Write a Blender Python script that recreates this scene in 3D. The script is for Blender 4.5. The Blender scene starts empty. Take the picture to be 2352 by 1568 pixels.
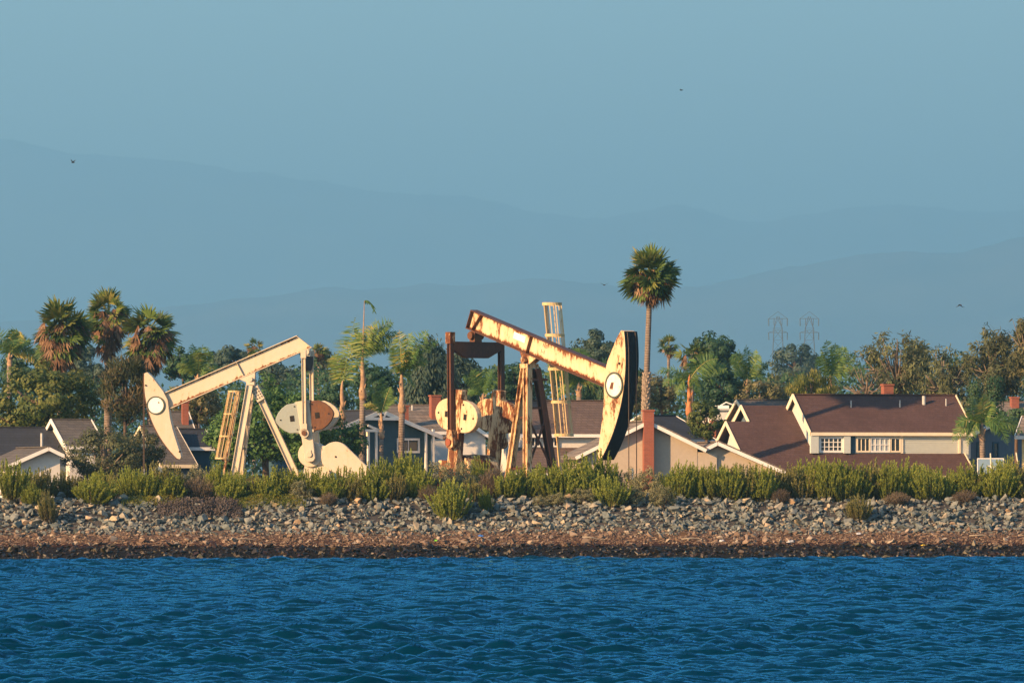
import bpy, bmesh, math, random
import numpy as np
from mathutils import Vector, Matrix
R = math.radians
random.seed(7)
rng = np.random.default_rng(7)
scene = bpy.context.scene
COL = scene.collection

# ------------------------------------------------------------------ camera
CAM_Z = 4.0
FOCAL = 200.0
F = 2352 * FOCAL / 36.0          # pixels per radian on a 2352-wide picture
HORIZON = 1088.0                 # row of the true horizon on that picture
cam_d = bpy.data.cameras.new('camera')
cam = bpy.data.objects.new('camera', cam_d)
COL.objects.link(cam)
cam_d.lens = FOCAL
cam_d.sensor_width = 36.0
cam_d.clip_start = 1.0
cam_d.clip_end = 90000.0
cam_d.shift_y = (HORIZON - 783.5) / 2352.0
cam.location = (0, 0, CAM_Z)
cam.rotation_euler = (R(90), 0, 0)
scene.camera = cam

# ------------------------------------------------------------------ light
SUN_AZ = 52.0      # degrees to the left of straight behind the camera
SUN_EL = 20.0
sun_dir = Vector((-math.sin(R(SUN_AZ)) * math.cos(R(SUN_EL)), -math.cos(R(SUN_AZ)) * math.cos(R(SUN_EL)), math.sin(R(SUN_EL))))
sd = bpy.data.lights.new('sun', 'SUN')
sd.energy = 5.0
sd.color = (1.0, 0.60, 0.29)
sd.angle = R(0.55)
sun = bpy.data.objects.new('sun', sd)
COL.objects.link(sun)
sun.rotation_euler = (-sun_dir).to_track_quat('-Z', 'Y').to_euler()

world = bpy.data.worlds.new('World')
scene.world = world
world.use_nodes = True
wn = world.node_tree
wn.nodes.clear()
sky = wn.nodes.new('ShaderNodeTexSky')
sky.sky_type = 'NISHITA'
sky.sun_disc = False
sky.sun_elevation = R(SUN_EL)
# blender: rotation 0 puts the sun on +Y, growing clockwise seen from above
sky.sun_rotation = math.atan2(sun_dir.x, sun_dir.y)
sky.altitude = 0
sky.air_density = 1.3
sky.dust_density = 0.6
sky.ozone_density = 4.0
bg = wn.nodes.new('ShaderNodeBackground')
bg.inputs['Strength'].default_value = 0.10
wo = wn.nodes.new('ShaderNodeOutputWorld')
wn.links.new(sky.outputs[0], bg.inputs[0])
wn.links.new(bg.outputs[0], wo.inputs[0])

vs = scene.view_settings
vs.view_transform = 'Standard'
vs.look = 'None'
vs.exposure = 0.92
vs.gamma = 1.0
vs.use_curve_mapping = False
scene.cycles.use_denoising = True
scene.cycles.max_bounces = 6
scene.cycles.transparent_max_bounces = 16
scene.cycles.volume_bounces = 1
scene.render.film_transparent = False

# ------------------------------------------------------------------ small helpers
def pt(u, v, d):
    """world point seen at (u, v) of a 2352-wide picture, d metres away"""
    return Vector(((u - 1176) / F * d, d, CAM_Z + (HORIZON - v) / F * d))

def px(d):
    return F / d

def link(o, parent=None):
    COL.objects.link(o)
    if parent is not None:
        o.parent = parent
    return o

def thing(name, label, cat, loc=(0, 0, 0), rotz=0.0, group=None):
    o = bpy.data.objects.new(name, None)
    o.empty_display_size = 0.3
    COL.objects.link(o)
    o.location = loc
    o.rotation_euler = (0, 0, rotz)
    o['label'] = label
    o['category'] = cat
    if group:
        o['group'] = group
    return o

def tag(o, label, cat, group=None):
    o['label'] = label
    o['category'] = cat
    if group:
        o['group'] = group
    return o

def np_mesh(name, verts, faces, tint=None, smooth=False, edge=None):
    """verts (N,3), faces (M,k) arrays -> mesh; tint one float per face"""
    verts = np.asarray(verts, dtype=np.float32)
    faces = np.asarray(faces, dtype=np.int32)
    me = bpy.data.meshes.new(name)
    n, k = faces.shape
    me.vertices.add(len(verts))
    me.vertices.foreach_set('co', verts.ravel())
    me.loops.add(n * k)
    me.loops.foreach_set('vertex_index', faces.ravel())
    me.polygons.add(n)
    me.polygons.foreach_set('loop_start', np.arange(0, n * k, k, dtype=np.int32))
    me.polygons.foreach_set('loop_total', np.full(n, k, dtype=np.int32))
    me.polygons.foreach_set('use_smooth', np.full(n, bool(smooth)))
    if tint is not None:
        a = me.attributes.new('tint', 'FLOAT', 'FACE')
        a.data.foreach_set('value', np.asarray(tint, dtype=np.float32))
    if edge is not None:
        a = me.attributes.new('edge', 'FLOAT', 'POINT')
        a.data.foreach_set('value', np.asarray(edge, dtype=np.float32))
    me.update(calc_edges=True)
    return me

def mobj(name, me, mat, parent=None, loc=None):
    o = bpy.data.objects.new(name, me)
    if mat is not None and not me.materials:
        me.materials.append(mat)
    link(o, parent)
    if loc is not None:
        o.location = loc
    return o

class MB:
    """collects polygons of any size, builds ONE mesh"""
    def __init__(self, off=(0, 0, 0)):
        self.v = []; self.f = []; self.off = Vector(off)
    def add(self, vs_, fs):
        b = len(self.v)
        self.v.extend([Vector(p) - self.off for p in vs_])
        self.f.extend([[b + i for i in f] for f in fs])
        return self
    def prism(self, poly, vec):
        """poly: list of points in a plane, extruded by vec"""
        vec = Vector(vec)
        a = [Vector(p) for p in poly]
        n = len(a)
        nrm = Vector((0, 0, 0))
        for i in range(n):
            nrm += a[i].cross(a[(i + 1) % n])
        if nrm.dot(vec) > 0:
            a = a[::-1]
        b = [p + vec for p in a]
        fs = [list(range(n)), list(range(2 * n - 1, n - 1, -1))]
        for i in range(n):
            j = (i + 1) % n
            fs.append([j, i, n + i, n + j])
        return self.add(a + b, fs)
    def box(self, c, s, m=None):
        c = Vector(c); hx, hy, hz = s[0] / 2, s[1] / 2, s[2] / 2
        ps = []
        for dz in (-hz, hz):
            for dx, dy in ((-hx, -hy), (hx, -hy), (hx, hy), (-hx, hy)):
                q = Vector((dx, dy, dz))
                if m is not None: q = m @ q
                ps.append(c + q)
        return self.add(ps, [[3, 2, 1, 0], [4, 5, 6, 7], [0, 1, 5, 4], [1, 2, 6, 5], [2, 3, 7, 6], [3, 0, 4, 7]])
    def bar(self, p0, p1, w, h, up=(0, 0, 1)):
        """rectangular bar; w across (perpendicular to up), h along up"""
        p0 = Vector(p0); p1 = Vector(p1); d = (p1 - p0)
        d.normalize(); up = Vector(up)
        sx = d.cross(up)
        if sx.length < 1e-4: sx = d.cross(Vector((1, 0, 0)))
        sx.normalize(); uz = sx.cross(d).normalized()
        q = [sx * (w / 2 * a) + uz * (h / 2 * b) for a, b in ((-1, -1), (1, -1), (1, 1), (-1, 1))]
        return self.add([p0 + k for k in q] + [p1 + k for k in q],
                        [[0, 1, 2, 3], [7, 6, 5, 4], [1, 0, 4, 5], [2, 1, 5, 6], [3, 2, 6, 7], [0, 3, 7, 4]])
    def ibeam(self, p0, p1, w, h, up, t=0.035):
        p0 = Vector(p0); p1 = Vector(p1); d = (p1 - p0).normalized(); up = Vector(up)
        sx = d.cross(up).normalized(); uz = sx.cross(d).normalized()
        self.bar(p0, p1, t, h - 2 * t, uz)
        for s in (-1, 1):
            o = uz * (s * (h - t) / 2)
            self.bar(p0 + o, p1 + o, w, t, uz)
        return self
    def tube(self, pts_, rads, n=8, cap=True):
        pts_ = [Vector(p) for p in pts_]
        if not hasattr(rads, '__len__'): rads = [rads] * len(pts_)
        ring = []; vs_ = []; fs = []
        ref = None
        for i, p in enumerate(pts_):
            d = (pts_[min(i + 1, len(pts_) - 1)] - pts_[max(i - 1, 0)])
            d.normalize()
            if ref is None:
                ref = d.cross(Vector((0, 0, 1)))
                if ref.length < 0.05: ref = d.cross(Vector((1, 0, 0)))
            a = (ref - d * ref.dot(d)).normalized(); b = d.cross(a)
            ref = a
            for k in range(n):
                t = 2 * math.pi * k / n
                vs_.append(p + (a * math.cos(t) + b * math.sin(t)) * rads[i])
        for i in range(len(pts_) - 1):
            for k in range(n):
                k2 = (k + 1) % n
                fs.append([i * n + k, i * n + k2, (i + 1) * n + k2, (i + 1) * n + k])
        if cap:
            fs.append(list(range(n))[::-1]); m = (len(pts_) - 1) * n
            fs.append([m + k for k in range(n)])
        return self.add(vs_, fs)
    def cyl(self, c, axis, r, h, n=20):
        axis = Vector(axis).normalized() * (h / 2); c = Vector(c)
        return self.tube([c - axis, c + axis], r, n)
    def mesh(self, name, smooth=False):
        me = bpy.data.meshes.new(name)
        me.from_pydata([tuple(p) for p in self.v], [], self.f)
        if smooth:
            me.polygons.foreach_set('use_smooth', [True] * len(me.polygons))
        me.update()
        return me
    def build(self, name, mat, parent=None, smooth=False, bevel=0.0):
        o = mobj(name, self.mesh(name, smooth), mat, parent)
        if bevel > 0:
            b = o.modifiers.new('bevel', 'BEVEL'); b.width = bevel; b.segments = 1; b.limit_method = 'ANGLE'
        return o

# ------------------------------------------------------------------ materials
def new_mat(name):
    m = bpy.data.materials.new(name); m.use_nodes = True
    nt = m.node_tree; nt.nodes.clear()
    out = nt.nodes.new('ShaderNodeOutputMaterial')
    return m, nt, out

def N(nt, typ, **kw):
    n = nt.nodes.new(typ)
    for k, v in kw.items():
        if k in n.inputs.keys(): n.inputs[k].default_value = v
        else: setattr(n, k, v)
    return n

def ramp(nt, stops, interp='LINEAR'):
    r = nt.nodes.new('ShaderNodeValToRGB')
    r.color_ramp.interpolation = interp
    el = r.color_ramp.elements
    while len(el) < len(stops): el.new(0.5)
    for e, (p, c) in zip(el, stops):
        e.position = p
        e.color = (c, c, c, 1) if not hasattr(c, '__len__') else (c[0], c[1], c[2], 1)
    return r

def mix(nt, fac, a, b):
    m = nt.nodes.new('ShaderNodeMix'); m.data_type = 'RGBA'
    for sock, val in ((m.inputs[0], fac), (m.inputs[6], a), (m.inputs[7], b)):
        if hasattr(val, 'is_linked') or isinstance(val, bpy.types.NodeSocket):
            nt.links.new(val, sock)
        elif hasattr(val, '__len__'):
            sock.default_value = (val[0], val[1], val[2], 1)
        else:
            sock.default_value = val
    return m.outputs[2]

def math_n(nt, op, a, b=0.0, clamp=False):
    m = nt.nodes.new('ShaderNodeMath'); m.operation = op; m.use_clamp = clamp
    for i, val in enumerate((a, b)):
        if isinstance(val, bpy.types.NodeSocket): nt.links.new(val, m.inputs[i])
        else: m.inputs[i].default_value = val
    return m.outputs[0]

def coords(nt, scale=(1, 1, 1), kind='Object'):
    tc = nt.nodes.new('ShaderNodeTexCoord')
    mp = nt.nodes.new('ShaderNodeMapping'); mp.inputs['Scale'].default_value = scale
    nt.links.new(tc.outputs[kind], mp.inputs[0])
    return mp.outputs[0]

def noise(nt, vec, scale, detail=4, rough=0.55, dist=0.0):
    n = nt.nodes.new('ShaderNodeTexNoise')
    n.inputs['Scale'].default_value = scale; n.inputs['Detail'].default_value = detail
    n.inputs['Roughness'].default_value = rough; n.inputs['Distortion'].default_value = dist
    nt.links.new(vec, n.inputs['Vector'])
    return n.outputs['Fac']

def principled(nt, out, col, rough=0.6, bump=None, bump_s=0.3, bump_d=0.02, spec=0.4, metal=0.0):
    p = nt.nodes.new('ShaderNodeBsdfPrincipled')
    if isinstance(col, bpy.types.NodeSocket): nt.links.new(col, p.inputs['Base Color'])
    else: p.inputs['Base Color'].default_value = (*col, 1)
    if isinstance(rough, bpy.types.NodeSocket): nt.links.new(rough, p.inputs['Roughness'])
    else: p.inputs['Roughness'].default_value = rough
    p.inputs['Specular IOR Level'].default_value = spec
    p.inputs['Metallic'].default_value = metal
    if bump is not None:
        b = nt.nodes.new('ShaderNodeBump'); b.inputs['Strength'].default_value = bump_s
        b.inputs['Distance'].default_value = bump_d
        nt.links.new(bump, b.inputs['Height']); nt.links.new(b.outputs[0], p.inputs['Normal'])
    nt.links.new(p.outputs[0], out.inputs[0])
    return p

def plain(name, col, rough=0.6, var=0.15, scale=3.0, spec=0.3):
    m, nt, out = new_mat(name)
    v = coords(nt)
    n = noise(nt, v, scale, 5)
    lo = tuple(c * (1 - var) for c in col); hi = tuple(min(1, c * (1 + var)) for c in col)
    r = ramp(nt, [(0.3, lo), (0.7, hi)]); nt.links.new(n, r.inputs[0])
    principled(nt, out, r.outputs[0], rough, n, 0.15, 0.02, spec)
    return m

def paint(name, base, amount, stain, vert=0.35, scale=1.0, rust=((0.055, 0.018, 0.01), (0.19, 0.065, 0.022)), fine=0.5):
    """weathered paint: rust patches and streaks running down, more of it where the mesh's 'edge' attribute is high"""
    m, nt, out = new_mat(name)
    v = coords(nt, (1, 1, vert)); v2 = coords(nt)
    big = noise(nt, v, 1.7 * scale, 7, 0.68, 0.4)
    small = noise(nt, v, 9.0 * scale, 5, 0.65, 0.2)
    sp = noise(nt, v2, 22.0 * scale, 3, 0.6)
    at = nt.nodes.new('ShaderNodeAttribute'); at.attribute_name = 'edge'
    e = math_n(nt, 'MULTIPLY', at.outputs['Fac'], 0.24)
    s = math_n(nt, 'ADD', math_n(nt, 'MULTIPLY', big, 0.62), math_n(nt, 'MULTIPLY', small, 0.38))
    s = math_n(nt, 'ADD', s, e)
    hard = ramp(nt, [(0.66 - 0.22 * amount, 0), (0.70 - 0.20 * amount, 1)]); nt.links.new(s, hard.inputs[0])
    soft = ramp(nt, [(0.50 - 0.16 * amount, 0), (0.74 - 0.16 * amount, 1)]); nt.links.new(s, soft.inputs[0])
    spk = ramp(nt, [(0.70 - 0.07 * amount, 0), (0.73 - 0.06 * amount, 1)]); nt.links.new(sp, spk.inputs[0])
    rc = ramp(nt, [(0.35, rust[0]), (0.65, rust[1])]); nt.links.new(small, rc.inputs[0])
    bc = ramp(nt, [(0.3, tuple(c * 0.9 for c in base)), (0.7, base)]); nt.links.new(small, bc.inputs[0])
    c1 = mix(nt, math_n(nt, 'MULTIPLY', soft.outputs[0], 0.75), bc.outputs[0], stain)
    c2 = mix(nt, math_n(nt, 'MULTIPLY', spk.outputs[0], fine), c1, rc.outputs[0])
    c3 = mix(nt, hard.outputs[0], c2, rc.outputs[0])
    rg = ramp(nt, [(0.0, 0.5), (1.0, 0.9)]); nt.links.new(hard.outputs[0], rg.inputs[0])
    principled(nt, out, c3, rg.outputs[0], small, 0.25, 0.02, 0.3)
    return m

def leaf_mat(name, stops, trans=0.3, rough=0.55, patch=0.25):
    m, nt, out = new_mat(name)
    at = nt.nodes.new('ShaderNodeAttribute'); at.attribute_name = 'tint'
    n = noise(nt, coords(nt), 0.9, 3)
    f = math_n(nt, 'ADD', math_n(nt, 'MULTIPLY', at.outputs['Fac'], 1 - patch), math_n(nt, 'MULTIPLY', n, patch))
    oi = nt.nodes.new('ShaderNodeObjectInfo')
    f = math_n(nt, 'ADD', f, math_n(nt, 'MULTIPLY', math_n(nt, 'SUBTRACT', oi.outputs['Random'], 0.5), 0.30), True)
    r = ramp(nt, stops); nt.links.new(f, r.inputs[0])
    p = nt.nodes.new('ShaderNodeBsdfPrincipled')
    nt.links.new(r.outputs[0], p.inputs['Base Color'])
    p.inputs['Roughness'].default_value = rough
    p.inputs['Specular IOR Level'].default_value = 0.25
    t = nt.nodes.new('ShaderNodeBsdfTranslucent'); nt.links.new(r.outputs[0], t.inputs[0])
    ms = nt.nodes.new('ShaderNodeMixShader'); ms.inputs[0].default_value = trans
    nt.links.new(p.outputs[0], ms.inputs[1]); nt.links.new(t.outputs[0], ms.inputs[2])
    nt.links.new(ms.outputs[0], out.inputs[0])
    return m

def shingle(name, c1, c2, row=0.18, width=0.5, gap=(0.03, 0.03, 0.03), moss=None):
    """roof courses laid along the slope"""
    m, nt, out = new_mat(name)
    tc = nt.nodes.new('ShaderNodeTexCoord')
    sx = nt.nodes.new('ShaderNodeSeparateXYZ'); nt.links.new(tc.outputs['Object'], sx.inputs[0])
    cb = nt.nodes.new('ShaderNodeCombineXYZ')
    nt.links.new(math_n(nt, 'ADD', sx.outputs[0], math_n(nt, 'MULTIPLY', sx.outputs[1], 0.3)), cb.inputs[0])
    nt.links.new(sx.outputs[2], cb.inputs[1])
    br = nt.nodes.new('ShaderNodeTexBrick')
    nt.links.new(cb.outputs[0], br.inputs['Vector'])
    br.inputs['Scale'].default_value = 1.0
    br.inputs['Brick Width'].default_value = width; br.inputs['Row Height'].default_value = row
    br.inputs['Mortar Size'].default_value = 0.012; br.inputs['Mortar Smooth'].default_value = 0.6
    br.inputs['Color1'].default_value = (*c1, 1); br.inputs['Color2'].default_value = (*c2, 1)
    br.inputs['Mortar'].default_value = (*gap, 1)
    n = noise(nt, coords(nt), 14.0, 4, 0.7)
    n2 = noise(nt, coords(nt), 0.5, 4, 0.6)
    r = ramp(nt, [(0.3, 0.72), (0.7, 1.25)]); nt.links.new(n, r.inputs[0])
    r2 = ramp(nt, [(0.3, 0.85), (0.7, 1.12)]); nt.links.new(n2, r2.inputs[0])
    k = nt.nodes.new('ShaderNodeMix'); k.data_type = 'RGBA'; k.blend_type = 'MULTIPLY'; k.inputs[0].default_value = 1
    nt.links.new(br.outputs[0], k.inputs[6]); nt.links.new(r.outputs[0], k.inputs[7])
    k2 = nt.nodes.new('ShaderNodeMix'); k2.data_type = 'RGBA'; k2.blend_type = 'MULTIPLY'; k2.inputs[0].default_value = 1
    nt.links.new(k.outputs[2], k2.inputs[6]); nt.links.new(r2.outputs[0], k2.inputs[7])
    h = math_n(nt, 'SUBTRACT', n, math_n(nt, 'MULTIPLY', br.outputs['Fac'], 1.0))
    principled(nt, out, k2.outputs[2], 0.9, h, 0.4, 0.03, 0.2)
    return m

M = {}
M['cream'] = paint('cream_paint', (0.57, 0.50, 0.385), 0.24, (0.54, 0.38, 0.21), 0.4, 1.0, fine=0.5)
M['cream_rust'] = paint('cream_rust_paint', (0.68, 0.56, 0.38), 0.36, (0.56, 0.30, 0.095), 0.28, 1.0)
M['cream_head'] = paint('rusty_head_paint', (0.66, 0.53, 0.35), 0.52, (0.58, 0.31, 0.095), 0.35, 1.1)
M['cage_yellow'] = paint('yellowed_cage_paint', (0.60, 0.46, 0.24), 0.40, (0.46, 0.24, 0.07), 0.3, 1.6)
M['cream_leg'] = paint('rusty_leg_paint', (0.70, 0.52, 0.30), 0.66, (0.50, 0.24, 0.07), 0.25, 1.3)
M['cream_heavy'] = paint('heavily_rusted_paint', (0.80, 0.62, 0.36), 0.95, (0.45, 0.19, 0.05), 0.3, 1.2)
M['grey_paint'] = paint('grey_green_paint', (0.30, 0.335, 0.30), 0.0, (0.26, 0.27, 0.21), 0.5, 1.0, fine=0.2)
M['rust'] = paint('rust_metal', (0.115, 0.045, 0.02), 0.5, (0.19, 0.085, 0.03), 0.6, 1.3)
M['rust_dark'] = paint('dark_rust_metal', (0.075, 0.032, 0.022), 0.4, (0.14, 0.055, 0.03), 0.4, 1.2, rust=((0.03, 0.012, 0.01), (0.10, 0.035, 0.016)))
M['black_steel'] = plain('shade_black_steel', (0.012, 0.012, 0.014), 0.75, 0.4, 4)  # near black: the shade on the rusty unit's head face is painted in
M['white_paint'] = paint('white_disc_paint', (0.86, 0.84, 0.78), 0.0, (0.6, 0.5, 0.35), 0.5, 1.2, fine=0.2)
M['white_worn'] = paint('worn_white_disc_paint', (0.80, 0.77, 0.70), 0.26, (0.62, 0.45, 0.2), 0.6, 1.6, fine=0.4)
M['ring_green'] = plain('dark_green_ring', (0.06, 0.075, 0.055), 0.6)
M['dark_hole'] = plain('dark_opening', (0.02, 0.016, 0.012), 0.9)
M['cable'] = plain('wire_cable', (0.07, 0.045, 0.03), 0.6)
M['orange_paint'] = paint('rusty_red_pin', (0.30, 0.085, 0.04), 0.3, (0.2, 0.06, 0.03))
M['letter'] = plain('faded_black_letters', (0.20, 0.13, 0.07), 0.8, 0.5, 30)

# ------------------------------------------------------------------ the lie of the land
def shear(x):
    return 0.15 * np.clip(x, -45, 45)

PROF_T = np.array([200, 262, 271, 272.2, 274.0, 277.0, 278.2, 281.5, 284.0, 312, 323, 400, 16000.0])
PROF_Z = np.array([-3.0, -1.2, 0.0, 0.22, 0.52, 1.22, 1.45, 2.60, 2.72, 2.70, 1.20, 1.20, 1.20])

def vnoise(x, y, seed=0):
    """cheap smooth value noise, arrays in, -1..1 out"""
    xi = np.floor(x).astype(np.int64); yi = np.floor(y).astype(np.int64)
    xf = x - xi; yf = y - yi
    def h(a, b):
        n = (a * 374761393 + b * 668265263 + seed * 974634533) & 0x7fffffff
        n = ((n ^ (n >> 13)) * 1274126177) & 0x7fffffff
        return ((n ^ (n >> 16)) & 0xffff) / 32767.5 - 1.0
    u = xf * xf * (3 - 2 * xf); w = yf * yf * (3 - 2 * yf)
    a = h(xi, yi) * (1 - u) + h(xi + 1, yi) * u
    b = h(xi, yi + 1) * (1 - u) + h(xi + 1, yi + 1) * u
    return a * (1 - w) + b * w

def fbm(x, y, oct_=4, seed=0):
    s = 0; a = 1.0; t = 0
    for i in range(oct_):
        s = s + a * vnoise(x * 2 ** i, y * 2 ** i, seed + i); t += a; a *= 0.5
    return s / t

def ground_z(x, y):
    x = np.asarray(x, float); y = np.asarray(y, float)
    t = y - shear(x)
    z = np.interp(t, PROF_T, PROF_Z)
    w = np.clip((t - 266) / 6, 0, 1) * np.clip((330 - t) / 20, 0, 1)
    return z + w * (0.07 * fbm(x * 0.9, y * 0.9, 4, 3) + 0.10 * fbm(x * 0.2, y * 0.2, 2, 9))

def gz(x, y):
    return float(ground_z(np.array([x]), np.array([y]))[0])

def grid_faces(nr, nc):
    i = np.arange(nr - 1)[:, None] * nc + np.arange(nc - 1)[None, :]
    i = i.ravel()
    return np.stack([i, i + 1, i + nc + 1, i + nc], 1)

# ground: one sheet, fine on the bank, coarse to the horizon
gx = np.concatenate([np.linspace(-10000, -60, 18), np.linspace(-45, 45, 361), np.linspace(60, 10000, 18)])
gy = np.concatenate([[230, 255], np.arange(264, 290, 0.22), np.arange(290, 330, 1.5), [345, 380, 450, 600, 900, 1500, 2500, 4000, 8000, 16000, 28000, 45000]])
GX, GY = np.meshgrid(gx, gy)
GYs = GY + np.where(GY < 330, shear(GX), shear(GX) * np.clip((600 - GY) / 270, 0, 1))
GZ = ground_z(GX, GYs)
gv = np.stack([GX, GYs, GZ], -1).reshape(-1, 3)

m, nt, out = new_mat('ground_soil')
tc = nt.nodes.new('ShaderNodeTexCoord'); sx = nt.nodes.new('ShaderNodeSeparateXYZ')
nt.links.new(tc.outputs['Object'], sx.inputs[0])
n1 = noise(nt, coords(nt), 2.6, 8, 0.7, 0.3); n2 = noise(nt, coords(nt), 14.0, 5, 0.7)
h = math_n(nt, 'ADD', sx.outputs[2], math_n(nt, 'MULTIPLY', math_n(nt, 'SUBTRACT', n1, 0.5), 0.28))
zr = ramp(nt, [(0.0, (0.008, 0.007, 0.006)), (0.17, (0.016, 0.010, 0.008)), (0.21, (0.055, 0.022, 0.015)),
               (0.29, (0.11, 0.062, 0.042)), (0.42, (0.15, 0.105, 0.075)), (0.50, (0.085, 0.075, 0.065)), (0.84, (0.06, 0.055, 0.05)), (1.0, (0.13, 0.105, 0.07))])
nt.links.new(math_n(nt, 'DIVIDE', h, 3.0), zr.inputs[0])
vr = ramp(nt, [(0.3, 0.55), (0.7, 1.4)]); nt.links.new(n2, vr.inputs[0])
k = nt.nodes.new('ShaderNodeMix'); k.data_type = 'RGBA'; k.blend_type = 'MULTIPLY'; k.inputs[0].default_value = 1
nt.links.new(zr.outputs[0], k.inputs[6]); nt.links.new(vr.outputs[0], k.inputs[7])
principled(nt, out, k.outputs[2], 0.95, n2, 0.8, 0.06, 0.15)
M['soil'] = m
ground = mobj('ground', np_mesh('ground', gv, grid_faces(len(gy), len(gx)), smooth=True), M['soil'])
ground['kind'] = 'structure'

# ------------------------------------------------------------------ water with real waves
m, nt, out = new_mat('bay_water')
n0 = noise(nt, coords(nt, (0.30, 1.0, 1)), 1.6, 4, 0.6); n1 = noise(nt, coords(nt, (0.32, 1.0, 1)), 5.0, 5, 0.65); n2 = noise(nt, coords(nt, (0.35, 1.0, 1)), 13.0, 3, 0.6)
hh = math_n(nt, 'ADD', math_n(nt, 'MULTIPLY', n0, 2.2), math_n(nt, 'ADD', n1, math_n(nt, 'MULTIPLY', n2, 0.35)))
bp = nt.nodes.new('ShaderNodeBump'); bp.inputs['Strength'].default_value = 0.9; bp.inputs['Distance'].default_value = 0.035
nt.links.new(hh, bp.inputs['Height'])
df = nt.nodes.new('ShaderNodeBsdfDiffuse'); df.inputs[0].default_value = (0.0, 0.020, 0.042, 1); nt.links.new(bp.outputs[0], df.inputs['Normal'])
gl = nt.nodes.new('ShaderNodeBsdfGlossy'); gl.inputs['Color'].default_value = (0.15, 0.57, 0.85, 1); gl.inputs['Roughness'].default_value = 0.07; nt.links.new(bp.outputs[0], gl.inputs['Normal'])
fr = nt.nodes.new('ShaderNodeFresnel'); fr.inputs[0].default_value = 1.333; nt.links.new(bp.outputs[0], fr.inputs['Normal'])
ms = nt.nodes.new('ShaderNodeMixShader'); nt.links.new(fr.outputs[0], ms.inputs[0]); nt.links.new(df.outputs[0], ms.inputs[1]); nt.links.new(gl.outputs[0], ms.inputs[2])
nt.links.new(ms.outputs[0], out.inputs[0])
M['water'] = m

nr, nc = 1150, 460
d = 92.0 * (285.0 / 92.0) ** (np.linspace(0, 1, nr))
q = np.linspace(-1, 1, nc)
WX = q[None, :] * (d[:, None] * 0.135 + 8.0)
WY = np.repeat(d[:, None], nc, 1) + shear(WX) * np.clip((d[:, None] - 150) / 100, 0, 1)
WZ = np.zeros_like(WX)
wr = np.random.default_rng(11)
wind = R(96)
for i in range(72):
    lam = 0.34 * (2.2 / 0.34) ** (wr.random() ** 1.0)
    th = wind + wr.normal() * (0.30 if (i % 3 or lam > 1.2) else 0.8)
    kk = 2 * math.pi / lam
    amp = 0.0140 * lam ** 0.45
    phv = wr.random() * 6.283
    amp = amp * np.clip(lam / (3.6 * d[:, None] * 0.00098), 0, 1) ** 1.5
    ph = kk * (WX * math.cos(th) + WY * math.sin(th)) + phv + 0.9 * fbm(WX * 0.12 + i, WY * 0.12, 2, i)
    s = np.sin(ph)
    WZ += amp * (s + 0.22 * np.cos(2 * ph))
gust = (0.92 + 0.42 * fbm(WX * 0.09, WY * 0.035, 4, 77)) * (d[:, None] / 140.0) ** 0.35
shore_t = WY - shear(WX)
calm = np.clip((273.0 - shore_t) / 9.0, 0.3, 1.0)
WZ *= gust * calm
wv = np.stack([WX, WY, WZ - 0.02], -1).reshape(-1, 3)
water = mobj('water', np_mesh('water', wv, grid_faces(nr, nc), smooth=True), M['water'])
water['kind'] = 'structure'
# the rest of the bay, where the photograph does not look
b = MB()
ring_in = [(-14.6, 92.0), (14.6, 92.0)]
b.add([(-9900, -40, -0.02), (9900, -40, -0.02), (9900, 91.9, -0.02), (-9900, 91.9, -0.02)], [[0, 1, 2, 3]])
xl0, xl1 = -(92 * .135 + 8.0), -(285 * .135 + 8.0)
b.add([(-9900, 91.9, -0.02), (xl0 - .02, 91.9, -0.02), (xl1 - .02, 280, -0.02), (-9900, 280, -0.02)], [[0, 1, 2, 3]])
b.add([(9900, 91.9, -0.02), (-xl0 + .02, 91.9, -0.02), (-xl1 + .02, 290, -0.02), (9900, 290, -0.02)], [[3, 2, 1, 0]])
wb = b.build('water_beyond', M['water']); wb['kind'] = 'structure'

# ------------------------------------------------------------------ hills behind the haze
M['hill'] = plain('dry_hill_scrub', (0.10, 0.085, 0.055), 0.95, 0.6, 0.0016)
def hills(name, prof, d, depth, seed, rough):
    us = np.array([p[0] for p in prof], float); vs_ = np.array([p[1] for p in prof], float)
    nx, ny = 420, 26
    u = np.linspace(us[0], us[-1], nx)
    # smooth the ridge between the measured points
    v_ = np.interp(u, us, vs_); ker = np.hanning(13); ker /= ker.sum()
    v_ = np.convolve(np.pad(v_, 6, mode='edge'), ker, 'valid')
    X = (u - 1176) / F * d
    H = CAM_Z + (HORIZON - v_) / F * d
    V = []
    for j in range(ny):
        f = j / (ny - 1)                     # 0 foot in front, 0.6 ridge, 1 back
        y = d + (f - 0.6) * depth
        prof_h = math.sin(min(f / 0.6, 1.0) * math.pi / 2) ** 1.3 if f < 0.6 else 1.0 - 0.5 * ((f - .6) / .4) ** 2
        xx = X * (y / d)
        gul = fbm(xx * 0.0011 + seed, np.full(nx, y) * 0.0006, 4, seed)
        fine = fbm(xx * 0.0055 + seed, np.full(nx, y) * 0.0025, 4, seed + 5)
        w = 1 - abs(f - 0.6) * 1.2 if f < .6 else 1
        z = 1.0 + (H - 1.0) * prof_h * (1 + (0.22 * gul) * (1 - prof_h)) + rough * fine * prof_h
        V.append(np.stack([xx, np.full(nx, y), z], -1))
    V = np.concatenate(V)
    o = mobj(name, np_mesh(name, V, grid_faces(ny, nx), smooth=True), M['hill'])
    o['kind'] = 'structure'
    return o
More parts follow.
